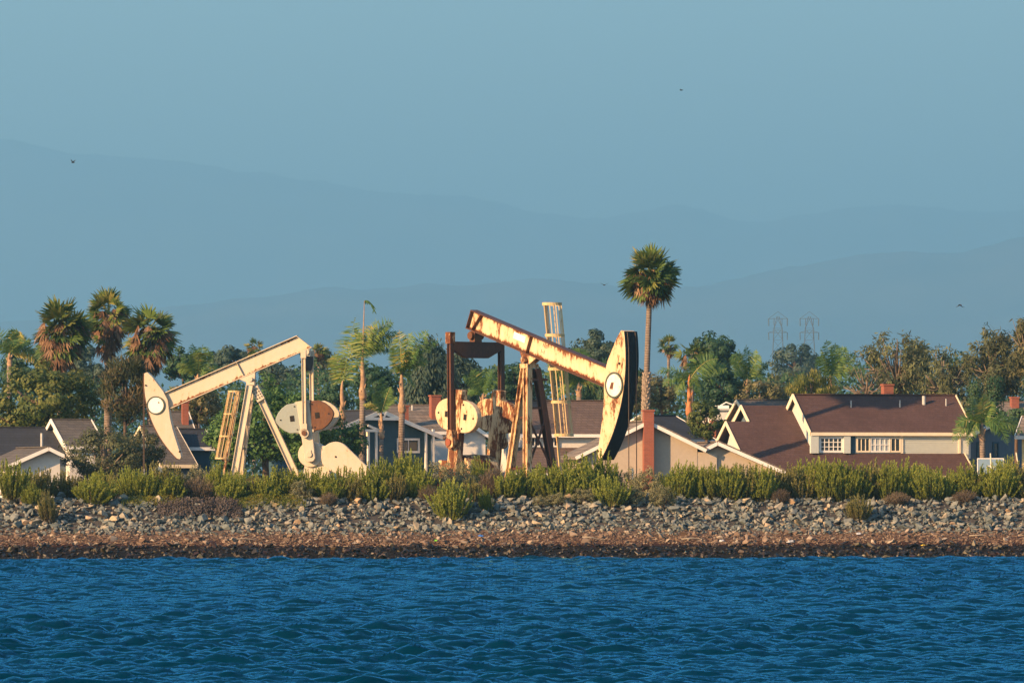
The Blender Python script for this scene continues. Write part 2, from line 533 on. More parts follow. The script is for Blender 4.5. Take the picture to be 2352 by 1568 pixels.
hills('far_hills', [(-700, 240), (-300, 282), (0, 322), (130, 347), (280, 362), (420, 374), (560, 396), (700, 415), (860, 440), (960, 452), (1100, 457), (1200, 484),
       (1330, 502), (1430, 495), (1530, 474), (1600, 478), (1690, 510), (1760, 515), (1830, 498), (1950, 480), (2100, 470), (2200, 488), (9900, 474), (2500, 480), (2900, 450), (3300, 420)], 38000, 9000, 3, 30)
hills('near_hills', [(-900, 740), (-300, 748), (200, 735), (400, 706), (530, 684), (640, 680), (720, 664), (800, 668), (900, 662), (1000, 652), (1080, 656), (1180, 646), (1270, 640),
       (1380, 656), (1500, 668), (1600, 662), (1700, 640), (1790, 622), (1900, 600), (2000, 590), (2100, 578), (2200, 580), (2280, 566), (2352, 546), (2600, 520), (3200, 500)], 24000, 6000, 8, 20)

# ------------------------------------------------------------------ haze: one box of thin, even air
hb = MB().box((0, 22900, 1146), (20600, 46000, 2298))
haze = mobj('haze', hb.mesh('haze'), None)
hm = bpy.data.materials.new('haze_air'); hm.use_nodes = True
hn = hm.node_tree; hn.nodes.clear()
ho = hn.nodes.new('ShaderNodeOutputMaterial')
pv = hn.nodes.new('ShaderNodeVolumePrincipled')
pv.inputs['Color'].default_value = (0.325, 0.71, 1.0, 1)
pv.inputs['Density'].default_value = 0.000095
pv.inputs['Anisotropy'].default_value = 0.15
hn.links.new(pv.outputs[0], ho.inputs['Volume'])
haze.data.materials.append(hm)
haze['kind'] = 'stuff'
haze['label'] = 'thin blue evening haze filling the air'

# ------------------------------------------------------------------ riprap and beach stones
def rock_mesh(seed, n=10):
    rr = np.random.default_rng(seed)
    p = rr.normal(size=(n, 3)); p /= np.linalg.norm(p, axis=1)[:, None]
    p *= rr.uniform(0.75, 1.1, (n, 1))
    p *= np.array([1.0, rr.uniform(0.6, 0.95), rr.uniform(0.45, 0.8)])
    bm = bmesh.new()
    for c in p: bm.verts.new(c)
    bmesh.ops.convex_hull(bm, input=bm.verts)
    bmesh.ops.triangulate(bm, faces=bm.faces)
    loose = [v_ for v_ in bm.verts if not v_.link_faces]
    bmesh.ops.delete(bm, geom=loose, context='VERTS')
    bm.verts.index_update()
    v_ = np.array([x.co[:] for x in bm.verts]); f_ = np.array([[x.index for x in f.verts] for f in bm.faces])
    bm.free()
    return v_, f_
ROCKS = [rock_mesh(100 + i) for i in range(16)]

m, nt, out = new_mat('riprap_stone')
at = nt.nodes.new('ShaderNodeAttribute'); at.attribute_name = 'tint'
r = ramp(nt, [(0.0, (0.075, 0.092, 0.09)), (0.3, (0.135, 0.155, 0.145)), (0.55, (0.20, 0.21, 0.185)), (0.72, (0.30, 0.27, 0.21)), (0.86, (0.38, 0.31, 0.20)), (0.95, (0.40, 0.26, 0.155)), (1.0, (0.50, 0.45, 0.36))])
nt.links.new(at.outputs['Fac'], r.inputs[0])
g = nt.nodes.new('ShaderNodeNewGeometry')
n = nt.nodes.new('ShaderNodeTexNoise'); n.inputs['Scale'].default_value = 7.0; n.inputs['Detail'].default_value = 6
nt.links.new(g.outputs['Position'], n.inputs['Vector'])
vr = ramp(nt, [(0.3, 0.7), (0.7, 1.25)]); nt.links.new(n.outputs['Fac'], vr.inputs[0])
k = nt.nodes.new('ShaderNodeMix'); k.data_type = 'RGBA'; k.blend_type = 'MULTIPLY'; k.inputs[0].default_value = 1
nt.links.new(r.outputs[0], k.inputs[6]); nt.links.new(vr.outputs[0], k.inputs[7])
principled(nt, out, k.outputs[2], 0.85, n.outputs['Fac'], 0.5, 0.03, 0.25)
M['stone'] = m
m, nt, out = new_mat('wet_weedy_stone')
at = nt.nodes.new('ShaderNodeAttribute'); at.attribute_name = 'tint'
r = ramp(nt, [(0.0, (0.006, 0.005, 0.004)), (0.6, (0.014, 0.010, 0.007)), (0.8, (0.035, 0.016, 0.010)), (0.9, (0.075, 0.055, 0.03)), (1.0, (0.13, 0.11, 0.06))])
nt.links.new(at.outputs['Fac'], r.inputs[0])
principled(nt, out, r.outputs[0], 0.45, None, spec=0.4)
M['wet_stone'] = m
m, nt, out = new_mat('beach_pebble')
at = nt.nodes.new('ShaderNodeAttribute'); at.attribute_name = 'tint'
r = ramp(nt, [(0.0, (0.06, 0.038, 0.028)), (0.4, (0.145, 0.098, 0.07)), (0.7, (0.25, 0.185, 0.135)), (1.0, (0.40, 0.34, 0.26))])
nt.links.new(at.outputs['Fac'], r.inputs[0])
principled(nt, out, r.outputs[0], 0.9, None, spec=0.2)
M['pebble'] = m

def rot_mats(n, rg, tilt=0.5):
    a = rg.uniform(0, 2 * np.pi, n); b_ = rg.normal(0, tilt, n); c = rg.normal(0, tilt, n)
    ca, sa, cb_, sb, cc, sc = np.cos(a), np.sin(a), np.cos(b_), np.sin(b_), np.cos(c), np.sin(c)
    Z = np.zeros(n); O = np.ones(n)
    Rz = np.stack([ca, -sa, Z, sa, ca, Z, Z, Z, O], -1).reshape(-1, 3, 3)
    Rx = np.stack([O, Z, Z, Z, cb_, -sb, Z, sb, cb_], -1).reshape(-1, 3, 3)
    Ry = np.stack([cc, Z, sc, Z, O, Z, -sc, Z, cc], -1).reshape(-1, 3, 3)
    return Rz @ Rx @ Ry

def scatter_rocks(name, pos, size, tint, mat, rg, parent=None):
    Rm = rot_mats(len(pos), rg)
    VV = []; FF = []; TT = []; base = 0
    pick = rg.integers(0, len(ROCKS), len(pos))
    for i in range(len(pos)):
        v_, f_ = ROCKS[pick[i]]
        VV.append((v_ * size[i]) @ Rm[i].T + pos[i]); FF.append(f_ + base); base += len(v_)
        TT.append(np.full(len(f_), tint[i]))
    return mobj(name, np_mesh(name, np.concatenate(VV), np.concatenate(FF), np.concatenate(TT)), mat, parent)

rg = np.random.default_rng(21)
bank = thing('riprap_bank', 'sloping bank of loose grey riprap stones below the shrubs', 'rock bank', (0, 280, 0))
del bank['category']; bank['kind'] = 'structure'
nrk = 12600
X = rg.uniform(-36, 36, nrk); T = 276.3 + 7.4 * rg.random(nrk) ** 0.95
size = np.clip(rg.lognormal(math.log(0.128), 0.40, nrk), 0.06, 0.34)
size = np.where(T < 277.0, size * 0.7, size)
Y = T + shear(X); Zg = ground_z(X, Y)
pos = np.stack([X, Y, Zg + size * rg.uniform(0.05, 0.75, nrk)], -1)
tint = np.clip(rg.beta(1.6, 2.5, nrk), 0, 1)
# the 300 that show largest are stones of their own
vis = size * (np.abs(X) < 25.0) * (T < 281.6)
order = np.argsort(-vis)
top = order[:300]; rest = order[300:]
solo = []
for i in range(36):
    v_, f_ = ROCKS[i % len(ROCKS)]
    me = np_mesh('rock', v_, f_, np.full(len(f_), [0.1, 0.22, 0.35, 0.45, 0.3, 0.55, 0.7, 0.82, 0.5][i % 9] + 0.05 * (i // 9)))
    me.materials.append(M['stone']); solo.append(me)
for i in top:
    o = bpy.data.objects.new('rock', solo[int(rg.integers(0, 36))]); link(o, bank)
    o.location = Vector(pos[i]) - bank.location
    o.rotation_euler = (rg.normal(0, .5), rg.normal(0, .5), rg.uniform(0, 6.28))
    s = float(size[i]) * 1.05; o.scale = (s, s, s)
o = scatter_rocks('smaller_stones', pos[rest] - np.array(bank.location), size[rest], tint[rest], M['stone'], rg, bank)
o['kind'] = 'stuff'

n2_ = 6700
X = rg.uniform(-36, 36, n2_); T = rg.uniform(274.3, 277.2, n2_)
size = np.clip(rg.lognormal(math.log(0.055), 0.65, n2_), 0.018, 0.28)
Y = T + shear(X); pos = np.stack([X, Y, ground_z(X, Y) + size * 0.25], -1)
o = scatter_rocks('beach_pebbles', pos, size, np.clip(rg.beta(2, 2, n2_), 0, 1), M['pebble'], rg); o['kind'] = 'stuff'
o['label'] = 'brown pebbles strewn over the strandline above the wet stones'
n3_ = 4900
X = rg.uniform(-36, 36, n3_); T = rg.uniform(270.2, 274.25, n3_)
size = np.clip(rg.lognormal(math.log(0.10), 0.4, n3_), 0.04, 0.26)
Y = T + shear(X); pos = np.stack([X, Y, ground_z(X, Y) + size * rg.uniform(0.0, 0.55, n3_)], -1)
o = scatter_rocks('wet_stones', pos, size, rg.random(n3_) ** 1.2, M['wet_stone'], rg); o['kind'] = 'stuff'
o['label'] = 'dark wet weedy stones along the waterline'

# dry eelgrass wrack and twigs on the strandline
M['wrack'] = leaf_mat('dry_wrack', [(0.0, (0.04, 0.022, 0.016)), (0.45, (0.125, 0.075, 0.05)), (0.8, (0.22, 0.155, 0.105)), (1.0, (0.40, 0.33, 0.24))], 0.0, 0.9, 0.4)
nw = 11500
X = rg.uniform(-36, 36, nw); T = 274.0 + rg.beta(1.6, 2.2, nw) * 3.2; Y = T + shear(X)
L = rg.uniform(0.04, 0.2, nw) * rg.uniform(.5, 1.5, nw); a = rg.normal(0, 1.0, nw); W = rg.uniform(0.005, 0.018, nw)
dx = np.stack([np.cos(a), np.sin(a), rg.normal(0.05, 0.25, nw)], -1) * (L / 2)[:, None]
wv_ = np.stack([-np.sin(a) * 0.4, np.cos(a) * 0.4, np.full(nw, 0.9)], -1) * W[:, None]
c = np.stack([X, Y, ground_z(X, Y) + rg.uniform(0.0, 0.08, nw)], -1)
V = np.stack([c - dx - wv_, c + dx - wv_, c + dx + wv_, c - dx + wv_], 1).reshape(-1, 3)
o = mobj('beach_wrack', np_mesh('beach_wrack', V, np.arange(nw * 4).reshape(-1, 4), rg.random(nw)), M['wrack']); o['kind'] = 'stuff'
o['label'] = 'dry brown eelgrass and twigs washed up on the strandline'

# ------------------------------------------------------------------ pumpjacks
def pumpjack(P):
    """local frame: +x towards the horse head, z up, P['near'] is the sign of y on the camera's side; heights are above the pad"""
    root = thing('pumpjack', P['label'], 'pumpjack', P['loc'], P['rot'])
    ns = P['near']; zp = P['zp']; tau = R(P['tau']); ct, st = math.cos(tau), math.sin(tau)
    A = Vector((ct, 0, -st)); B = Vector((st, 0, ct)); C = Vector((0, 0, zp)); Yv = Vector((0, 1, 0))
    def ab(a, b_, y=0.0):
        return C + A * a + B * b_ + Yv * y
    def hz(h, z, y=0.0):
        return Vector((h, y, zp + z))
    k = P['k']
    # walking beam: web as a grid that knows its edges, then flanges and plates
    a0, a1, b0, dep = P['tail_bot'], P['head_end'], P['b0'], P['depth']
    at_ = P['tail_top']
    fw, ft = 0.5 * k, 0.055 * k
    beam = bpy.data.objects.new('walking_beam', None); link(beam, root)
    na, nb = 60, 8
    vv = []; ee = []
    for side in (-1, 1):
        for i in range(na + 1):
            for j in range(nb + 1):
                fj = j / nb
                s0 = a0 + (at_ - a0) * fj
                a = s0 + (a1 - s0) * i / na
                vv.append(ab(a, b0 + ft + (dep - 2 * ft) * fj, side * 0.03 * k))
                ed = min(fj, 1 - fj); e = max(0.0, 1 - ed / 0.22)
                e = max(e * .8, P.get('streak', 0) * max(0.0, fj - .45) * 0.75)
                e = max(e, P.get('tail_rust', 0) * max(0.0, 1 - i / na * 2.6))
                ee.append(e)
    fs = []
    st_ = (na + 1) * (nb + 1)
    for i in range(na):
        for j in range(nb):
            q_ = [i * (nb + 1) + j, (i + 1) * (nb + 1) + j, (i + 1) * (nb + 1) + j + 1, i * (nb + 1) + j + 1]
            fs.append(q_); fs.append([x + st_ for x in q_[::-1]])
    mobj('web', np_mesh('web', [tuple(p) for p in vv], fs, edge=ee), P['m_web'], beam)
    for top_ in (0, 1):
        bb = b0 + dep - ft / 2 if top_ else b0 + ft / 2
        aa = at_ if top_ else a0
        MB().bar(ab(aa - 0.03, bb), ab(a1, bb), fw, ft, B).build('flange', P['m_flange'], beam)
    # tail end plate and head end plate
    d_ = (ab(at_, b0 + dep) - ab(a0, b0)).normalized()
    nrm_ = d_.cross(Yv)
    MB().bar(ab(a0, b0 + ft), ab(at_, b0 + dep - ft), fw, 0.04 * k, nrm_).build('end_plate', P['m_flange'], beam)
    for sa0, sa1 in P['stiff']:
        for sgn in (-1, 1):
            MB().bar(ab(sa0, b0 + ft, sgn * fw * 0.26), ab(sa1, b0 + dep - ft, sgn * fw * 0.26), fw * 0.42, 0.03 * k, A).build('stiffener', P['m_stiff'], beam)
    if P.get('plate'):
        pa, pb, pw, ph = P['plate']
        MB().box(ab(pa, pb, ns * 0.045 * k), (pw, 0.02, ph), Matrix.Rotation(tau, 3, 'Y')).build('painted_plate', M['white_paint'], beam)
    if P.get('letters'):
        for txt, la, lb, hgt in P['letters']:
            cu = bpy.data.curves.new('lettering', 'FONT'); cu.body = txt; cu.size = hgt; cu.align_x = 'CENTER'; cu.extrude = 0.004
            tmp = bpy.data.objects.new('lettering_tmp', cu); COL.objects.link(tmp)
            dg = bpy.context.evaluated_depsgraph_get()
            me = bpy.data.meshes.new_from_object(tmp.evaluated_get(dg))
            bpy.data.objects.remove(tmp)
            me.materials.clear()
            o = mobj('lettering', me, M['letter'], beam)
            X_ = A if ns < 0 else -A
            o.matrix_local = Matrix.Translation(ab(la, lb, ns * 0.038 * k)) @ Matrix((X_, B, X_.cross(B))).transposed().to_4x4()
    # horse head
    Rr, hw, mid = P['R'], P['headw'], P['midw']
    n = 22; lim = R(P['lim'])
    outer = [(Rr * math.cos(t), Rr * math.sin(t)) for t in np.linspace(-R(23.8), R(26.4), n)]
    bm_ = b0 + dep / 2
    q = Rr / 5.8
    inner = [(a * q, b_ * q) for a, b_ in ((5.0, 2.57), (4.85, 2.24), (4.74, 1.81), (4.6, 1.29), (4.56, .75), (4.82, -.21), (4.91, -.75), (4.97, -1.3), (5.01, -1.8), (5.03, -2.15), (5.07, -2.34), (5.17, -2.43))]
    poly = outer + inner
    head = bpy.data.objects.new('horse_head', None); link(head, root)
    hm_ = MB().prism([ab(a, b_, -hw / 2) for a, b_ in poly], Yv * hw)
    hm_.build('head_body', P['m_head'], head, bevel=0.015)
    # curved wear face, a little wider than the body
    fv = []; ff = []
    for a, b_ in outer:
        l = math.hypot(a, b_); ra, rb = a / l, b_ / l
        for rr_, y in ((0.006, -hw / 2 - .035 * k), (0.006, hw / 2 + .035 * k), (0.05 * k, hw / 2 + .035 * k), (0.05 * k, -hw / 2 - .035 * k)):
            fv.append(ab(a + ra * rr_, b_ + rb * rr_, y))
    for i in range(n - 1):
        for j in range(4):
            j2 = (j + 1) % 4
            ff.append([i * 4 + j, i * 4 + j2, i * 4 + 4 + j2, i * 4 + 4 + j])
    ff += [[3, 2, 1, 0], [(n - 1) * 4 + x for x in range(4)]]
    MB().add(fv, ff).build('wear_face', P['m_face'], head)
    ea, eb, er = P['emblem']
    MB().cyl(ab(ea, eb, ns * (hw / 2 + 0.025)), Yv, er, 0.05, 40).build('emblem', P.get('m_emblem', M['white_paint']), head)
    if P.get('m_emblem'):
        c_ = lambda a, b_: ab(ea + a * er, eb + b_ * er, ns * (hw / 2 + 0.055))
        mk = MB(); mk.bar(c_(-.34, -.42), c_(-.30, .12), .11, .02, Yv); mk.bar(c_(-.12, -.40), c_(-.16, .20), .10, .021, Yv); mk.bar(c_(-.36, .02), c_(-.10, .12), .12, .022, Yv)
        mk.build('emblem_mark', M['rust'], head)
    rv = []; rf = []
    nn = 48
    for i in range(nn):
        t = 2 * math.pi * i / nn
        for rr_, y in ((er - 0.035 * k, 0.02), (er + 0.06 * k, 0.02), (er + 0.06 * k, 0.10), (er - 0.035 * k, 0.10)):
            rv.append(ab(ea + rr_ * math.cos(t), eb + rr_ * math.sin(t), ns * (hw / 2 + y - 0.03)))
    for i in range(nn):
        i2 = (i + 1) % nn
        for j in range(4):
            j2 = (j + 1) % 4
            rf.append([i * 4 + j, i2 * 4 + j, i2 * 4 + j2, i * 4 + j2])
    MB().add(rv, rf).build('emblem_ring', M['ring_green'], head)
    for ha, hb_, hr in P['holes']:
        MB().cyl(ab(ha, hb_, ns * (hw / 2 + 0.03)), Yv, hr, 0.06, 10).build('bolt_hole', M['dark_hole'], head)
    for pa0, pb0, pa1, pb1 in P.get('ribs', ()):
        MB().bar(ab(pa0, pb0, ns * (hw / 2 + 0.02)), ab(pa1, pb1, ns * (hw / 2 + 0.02)), 0.09, 0.06, Yv).build('lug', P['m_leg'], head)
    # bridle cables over the face and down to the rod
    for y in P['cables']:
        pts_ = [ab((Rr + .07 * k) * math.cos(t), (Rr + .07 * k) * math.sin(t), y) for t in np.linspace(R(26), tau, 10)]
        pts_ += [Vector((pts_[-1].x, y, 0.9))]
        MB().tube(pts_, 0.022 if k < 1 else 0.026, 6).build('bridle_cable', M['cable'], root)
    wx = Rr + .07 * k
    MB().bar((wx, -0.32, 0.95), (wx, 0.32, 0.95), 0.16, 0.14).build('carrier_bar', P['m_leg'], root)
    MB().tube([(wx, 0, -0.05), (wx, 0, 1.6)], 0.035, 8).build('polished_rod', M['white_paint'], root)
    b = MB(); b.cyl((wx, 0, 0.1), (0, 0, 1), 0.28, 0.3, 14); b.cyl((wx, 0, 0.4), (0, 0, 1), 0.15, 0.4, 12)
    b.build('wellhead', P['m_leg'], root)
    # saddle bearing under the beam
    b = MB()
    s0, s1 = P['saddle']
    b.prism([ab(s0, b0 + .0, -.22 * k), ab(s1, b0 + .0, -.22 * k), ab(0.28 * k, -0.12 * k, -.22 * k), ab(-0.28 * k, -0.12 * k, -.22 * k)], Yv * .44 * k)
    b.build('saddle', P['m_web2'], root)
    MB().cyl(C + Vector((0, 0, 0.02)), Yv, 0.17 * k, 0.95 * k, 18).build('saddle_bearing', P['m_web2'], root)
    MB().box(C + Vector((0, 0, -0.28 * k)), (0.62 * k, 0.8 * k, 0.22 * k)).build('post_cap', P['m_leg'], root)
    # samson post
    post = bpy.data.objects.new('samson_post', None); link(post, root)
    for (x0, y0, z0), (x1, y1, z1), w, h, mt in P['legs']:
        d_ = Vector((x1 - x0, y1 - y0, z1 - z0)).normalized()
        MB().ibeam((x0, y0, z0), (x1, y1, z1), w, h, d_.cross(Yv) if abs(d_.cross(Yv).length) > .2 else (1, 0, 0), 0.05 * k).build('leg', mt, post)
    for (p0, p1, w) in P['struts']:
        MB().bar(p0, p1, w, w).build('strut', P['m_strut'], post)
    if P.get('gusset'):
        p0, p1, w = P['gusset']
        MB().bar(p0, p1, 0.04, w, Vector(p1 - p0).cross(Yv)).build('gusset', P['m_web2'], post)
        d_ = (p1 - p0)
        s_ = d_.normalized().cross(Yv)
        for i in range(4):
            for j in (-1, 0, 1):
                c_ = p0 + d_ * (0.18 + 0.2 * i) + s_ * (j * w * 0.32)
                MB().cyl(c_ + Yv * ns * 0.035, Yv, 0.035, 0.05, 6).build('bolt', M['dark_hole'], post)
    # ladder in its safety cage
    lad = bpy.data.objects.new('caged_ladder', None); link(lad, root)
    Lt, Lb, lr, lev = P['ladder']
    Lt, Lb = Vector(Lt), Vector(Lb)
    out_ = Vector(P['ladder_out']).normalized(); sd_ = Vector((0, 0, 1)).cross(out_)
    def lp(z):
        f = (z - Lb.z) / (Lt.z - Lb.z); return Lb + (Lt - Lb) * f
    wl = lr * 0.62
    for s in (-1, 1):
        MB().bar(lp(lev[0]) + sd_ * s * wl - out_ * lr * .55, lp(0.0) + sd_ * s * wl - out_ * lr * .55, 0.07, 0.07).build('stringer', P.get('m_string', P['m_bar']), lad)
    z = 0.3
    while z < lev[0]:
        c_ = lp(z) - out_ * lr * .55
        MB().tube([c_ - sd_ * wl, c_ + sd_ * wl], 0.018, 5).build('rung', P['m_bar'], lad)
        z += 0.32
    hoop_a = np.linspace(-R(140), R(140), 19)
    for z in lev:
        c_ = lp(z); ri = []
        hh = 0.045 * P.get('hoop', 1.6)
        vv_ = []; ff_ = []
        for t in hoop_a:
            dr = out_ * math.cos(t) + sd_ * math.sin(t)
            for rr_, zz in ((lr, -hh), (lr + .02, -hh), (lr + .02, hh), (lr, hh)):
                vv_.append(c_ + dr * rr_ + Vector((0, 0, zz)))
        for i in range(len(hoop_a) - 1):
            for j in range(4):
                j2 = (j + 1) % 4
                ff_.append([i * 4 + j, i * 4 + j2, i * 4 + 4 + j2, i * 4 + 4 + j])
        ff_ += [[3, 2, 1, 0], [(len(hoop_a) - 1) * 4 + x for x in range(4)]]
        MB().add(vv_, ff_).build('hoop', P['m_hoop'], lad)
    for t in P['bars']:
        dr = out_ * math.cos(R(t)) + sd_ * math.sin(R(t))
        MB().bar(lp(lev[0]) + dr * (lr - .02), lp(lev[-1]) + dr * (lr - .02), P.get('barw', .06), P.get('barw', .06) * .7, out_).build('cage_bar', P['m_bar'], lad)
    # tail bearing, equalizer and pitman arms
    th, eq_top, eq_dep, half, pt_top = P['tail_h'], P['eq_top'], P['eq_dep'], P['half'], P['pit_top']
    zb = (b0 - th * st) / ct
    b = MB(); b.box(hz(th, (zb + eq_top) / 2), (0.42 * k, 0.5 * k, zb - eq_top + 0.02)); b.cyl(hz(th, (zb + eq_top) / 2 + .05), Yv, 0.2 * k, 0.85 * k, 16)
    b.build('tail_bearing', P['m_tail'], root)
    eqp = [hz(th - .17 * k, eq_top, -half), hz(th - .17 * k, eq_top, half), hz(th - .17 * k, eq_top - eq_dep * .5, half), hz(th - .17 * k, eq_top - eq_dep, half * .45),
           hz(th - .17 * k, eq_top - eq_dep, -half * .45), hz(th - .17 * k, eq_top - eq_dep * .5, -half)]
    MB().prism(eqp, (0.34 * k, 0, 0)).build('equalizer', P['m_eq'], root)
    pin = P['pin']; shaft = P['shaft']; ctop = P['crank_top']
    for s, nm in ((ns, 'near'), (-ns, 'far')):
        y = s * (half + 0.10 * k)
        b = MB()
        b.ibeam(hz(th, pt_top, y), hz(pin[0], pin[1], y), 0.24 * k, 0.30 * k, (1, 0, 0), 0.045 * k)
        b.build('pitman_arm', P['m_pit'], root)
        b = MB(); b.bar(hz(pin[0] + (th - pin[0]) * .12, pin[1] + (pt_top - pin[1]) * .12, y), hz(pin[0], pin[1], y), 0.3 * k, 0.42 * k, (1, 0, 0)); b.cyl(hz(pin[0], pin[1], y), Yv, 0.34 * k, 0.3 * k, 20)
        b.build('pitman_bearing', P['m_pit2'], root)
        MB().cyl(hz(pin[0], pin[1], y + s * 0.17 * k), Yv, 0.19 * k, 0.14 * k, 14).build('crank_pin', P['m_pin'], root)
        MB().box(hz(th, pt_top, y), (0.4 * k, 0.34 * k, 0.62 * k)).build('pitman_head', P['m_pit2'], root)
        # crank with two counterweights
        yc = s * (half - 0.32 * k)
        cd = Vector((ctop[0] - shaft[0], 0, ctop[1] - shaft[1])); cl = cd.length; cd.normalize(); cs = Vector((cd.z, 0, -cd.x))
        c0 = hz(shaft[0], shaft[1], yc)
        w0, w1 = P['crank_w']; th_c = 0.42 * k
        prof = [(-w0 / 2, -.35 * k), (-w0 * .28, -.55 * k), (w0 * .28, -.55 * k), (w0 / 2, -.35 * k), (w1 / 2, cl), (-w1 / 2, cl)]
        crank = MB().prism([c0 + cs * a + cd * l - Yv * th_c / 2 for a, l in prof], Yv * th_c).build('crank', P['m_crank'], root, bevel=.02)
        MB().box(c0 + Yv * s * (th_c / 2 + .02) + cd * 0.05, (0.34 * k, .05, .5 * k), Matrix.Rotation(math.atan2(cd.x, cd.z), 3, 'Y')).build('shaft_cover', P['m_crank'], root)
        for side in (1, -1):
            ml = P['lobes'][(nm, side)]
            o_, hh_, cl_ = P['lobe']
            wl_ = (w0 + w1) / 2 / 2 - 0.02
            base = [(0.0, -1.02), (0.10, -1.02), (0.12, -.95)] if P['pointed'] else [(0.0, -1.0), (0.1, -1.0)]
            if P['pointed']:
                curve = [(.45, -.93), (.68, -.72), (.86, -.45), (.97, -.16), (1.0, 0), (.97, .16), (.86, .45), (.68, .72), (.45, .93)]
            else:
                curve = [(.36, -.97), (.58, -.88), (.78, -.68), (.92, -.42), (.99, -.14), (1.0, .1), (.95, .36), (.83, .62), (.64, .82), (.40, .96)]
            pr = base + curve + [(a, -b_) for a, b_ in base[::-1]]
            tl = 0.36 * k
            pp = [c0 + cs * side * (wl_ + a * o_) + cd * (cl_ + b_ * hh_) - Yv * tl / 2 for a, b_ in pr]
            cw = MB().prism(pp, Yv * tl).build('counterweight', ml, root, bevel=.03)
            cc = c0 + cs * side * (wl_ + .30 * o_) + cd * cl_ + Yv * s * (tl / 2 + .012)
            rm = Matrix.Rotation(math.atan2(cd.x, cd.z), 3, 'Y')
            MB().box(cc, (.15 * o_ + .03, .03, .36 * hh_), rm).build('slot', P['m_slot'], cw)
            for a, b_ in ((.78, .0), (.14, .74), (.14, -.74)):
                MB().cyl(c0 + cs * side * (wl_ + a * o_) + cd * (cl_ + b_ * hh_) + Yv * s * (tl / 2 + .01), Yv, .055 * k, .04, 10).build('bolt_hole', M['dark_hole'], cw)
            for b_ in (-.9, .9):
                MB().box(c0 + cs * side * (wl_ + .02) + cd * (cl_ + b_ * hh_ * 1.03), (.22 * k, tl * 1.15, .2 * k), rm).build('clamp', P['m_crank'], cw)
    # gear reducer on its pedestal
    b = MB(); gw = (half - .62 * k)
    sh = hz(shaft[0], shaft[1])
    b.cyl(sh, Yv, P['gear_r'], 2 * gw, 28)
    b.box((sh.x - P['gear_r'] * .9, 0, sh.z - .05), (P['gear_r'] * 1.9, 2 * gw * .92, P['gear_r'] * 1.5))
    b.build('gear_reducer', P['m_gear'], root, bevel=.03)
    b = MB(); b.cyl(sh, Yv, P['gear_r'] * 1.04, .1, 28); b.cyl(sh + Vector((-P['gear_r'] * 1.5, -ns * (gw + .1), 0)), Yv, .45 * k, .25, 20)
    b.build('housing_rib', P['m_gear2'], root)
    b = MB(); b.cyl(sh, Yv, .2 * k, 2 * half, 14); b.build('crankshaft', P['m_gear2'], root)
    pz = sh.z - P['gear_r'] * .6
    b = MB(); b.prism([Vector((sh.x - 1.6 * k, -gw * .8, .35 * k)), Vector((sh.x + .8 * k, -gw * .8, .35 * k)), Vector((sh.x + .45 * k, -gw * .8, pz)), Vector((sh.x - 1.3 * k, -gw * .8, pz))], Yv * gw * 1.6)
    b.build('pedestal', P['m_gear2'], root)
    # belt guard with the motor behind it
    (g0h, g0z, g0r), (g1h, g1z, g1r), gy_ = P['guard']
    pts_ = []
    dx_, dz_ = g1h - g0h, g1z - g0z; D_ = math.hypot(dx_, dz_); ph = math.atan2(dz_, dx_); al = math.acos((g0r - g1r) / D_)
    for t in np.linspace(ph + al, ph + 2 * math.pi - al, 26): pts_.append(hz(g0h + g0r * math.cos(t), g0z + g0r * math.sin(t), gy_))
    for t in np.linspace(ph - al, ph + al, 10): pts_.append(hz(g1h + g1r * math.cos(t), g1z + g1r * math.sin(t), gy_))
    gd = MB().prism(pts_, Yv * .34 * k).build('belt_guard', P['m_guard'], root, bevel=.03)
    MB().cyl(hz(g0h, g0z, gy_ + (.34 * k + .015 if ns > 0 else -.015)), Yv, .07 * k, .04, 12).build('guard_hole', M['dark_hole'], gd)
    b = MB(); mz = max(g1z + zp, .75); b.cyl((g1h, gy_ - ns * .8 * k, mz), Yv, .32 * k, .9 * k, 16); b.box((g1h, gy_ - ns * .8 * k, mz * .5), (.8 * k, .8 * k, mz - .3))
    b.build('motor', P['m_gear2'], root)
    # skid
    xe = P['skid']
    for y in (-1, 1):
        MB().ibeam((xe[0], y * gw * .8, .18 * k), (xe[1], y * gw * .8, .18 * k), .3 * k, .36 * k, (0, 0, 1), .03).build('skid_beam', P['m_leg'], root)
    for x in np.linspace(xe[0] + .2, xe[1] - .2, 5):
        MB().bar((x, -1.35 * k, .17 * k), (x, 1.35 * k, .17 * k), .2 * k, .2 * k).build('cross_beam', P['m_leg'], root)
    return root

PAD = 2.7
# the cream unit on the left, almost side-on, head dipped to the left
thA = 7.5; dA = 305.0; kA = 0.71
pA = pt(287.1 + 1130 * .25635, 1088, dA)
z = 6.35
cr = M['cream']
A_ = dict(label='cream painted pumpjack with its head dipped at the left, grey and rusty counterweights', loc=(pA.x, dA, PAD), rot=R(180 - thA), near=1, zp=z, tau=22.9, k=kA,
    tail_bot=-3.69, tail_top=-3.21, head_end=4.78, b0=.29, depth=.92, m_web=cr, m_flange=cr, m_stiff=cr, stiff=[(0.28, 0.36)], m_head=cr, m_face=M['rust'], m_web2=cr,
    R=5.8, headw=.57, midw=1.14, lim=25.2, emblem=(5.26, .75, .45), holes=[(5.35, 1.95, .045), (5.02, -2.05, .06), (5.05, .82, .04)],
    cables=(-.12, .12), saddle=(-.38, .58), m_leg=cr, legs=[], struts=[], m_strut=cr, m_tail=cr, m_eq=M['black_steel'], m_pit=cr, m_pit2=cr, m_pin=M['rust'], m_crank=cr,
    m_slot=M['dark_hole'], m_gear=cr, m_gear2=cr, m_guard=cr, m_bar=M['cage_yellow'], m_hoop=M['cage_yellow'], barw=.07, hoop=.9, m_string=M['cream_heavy'])
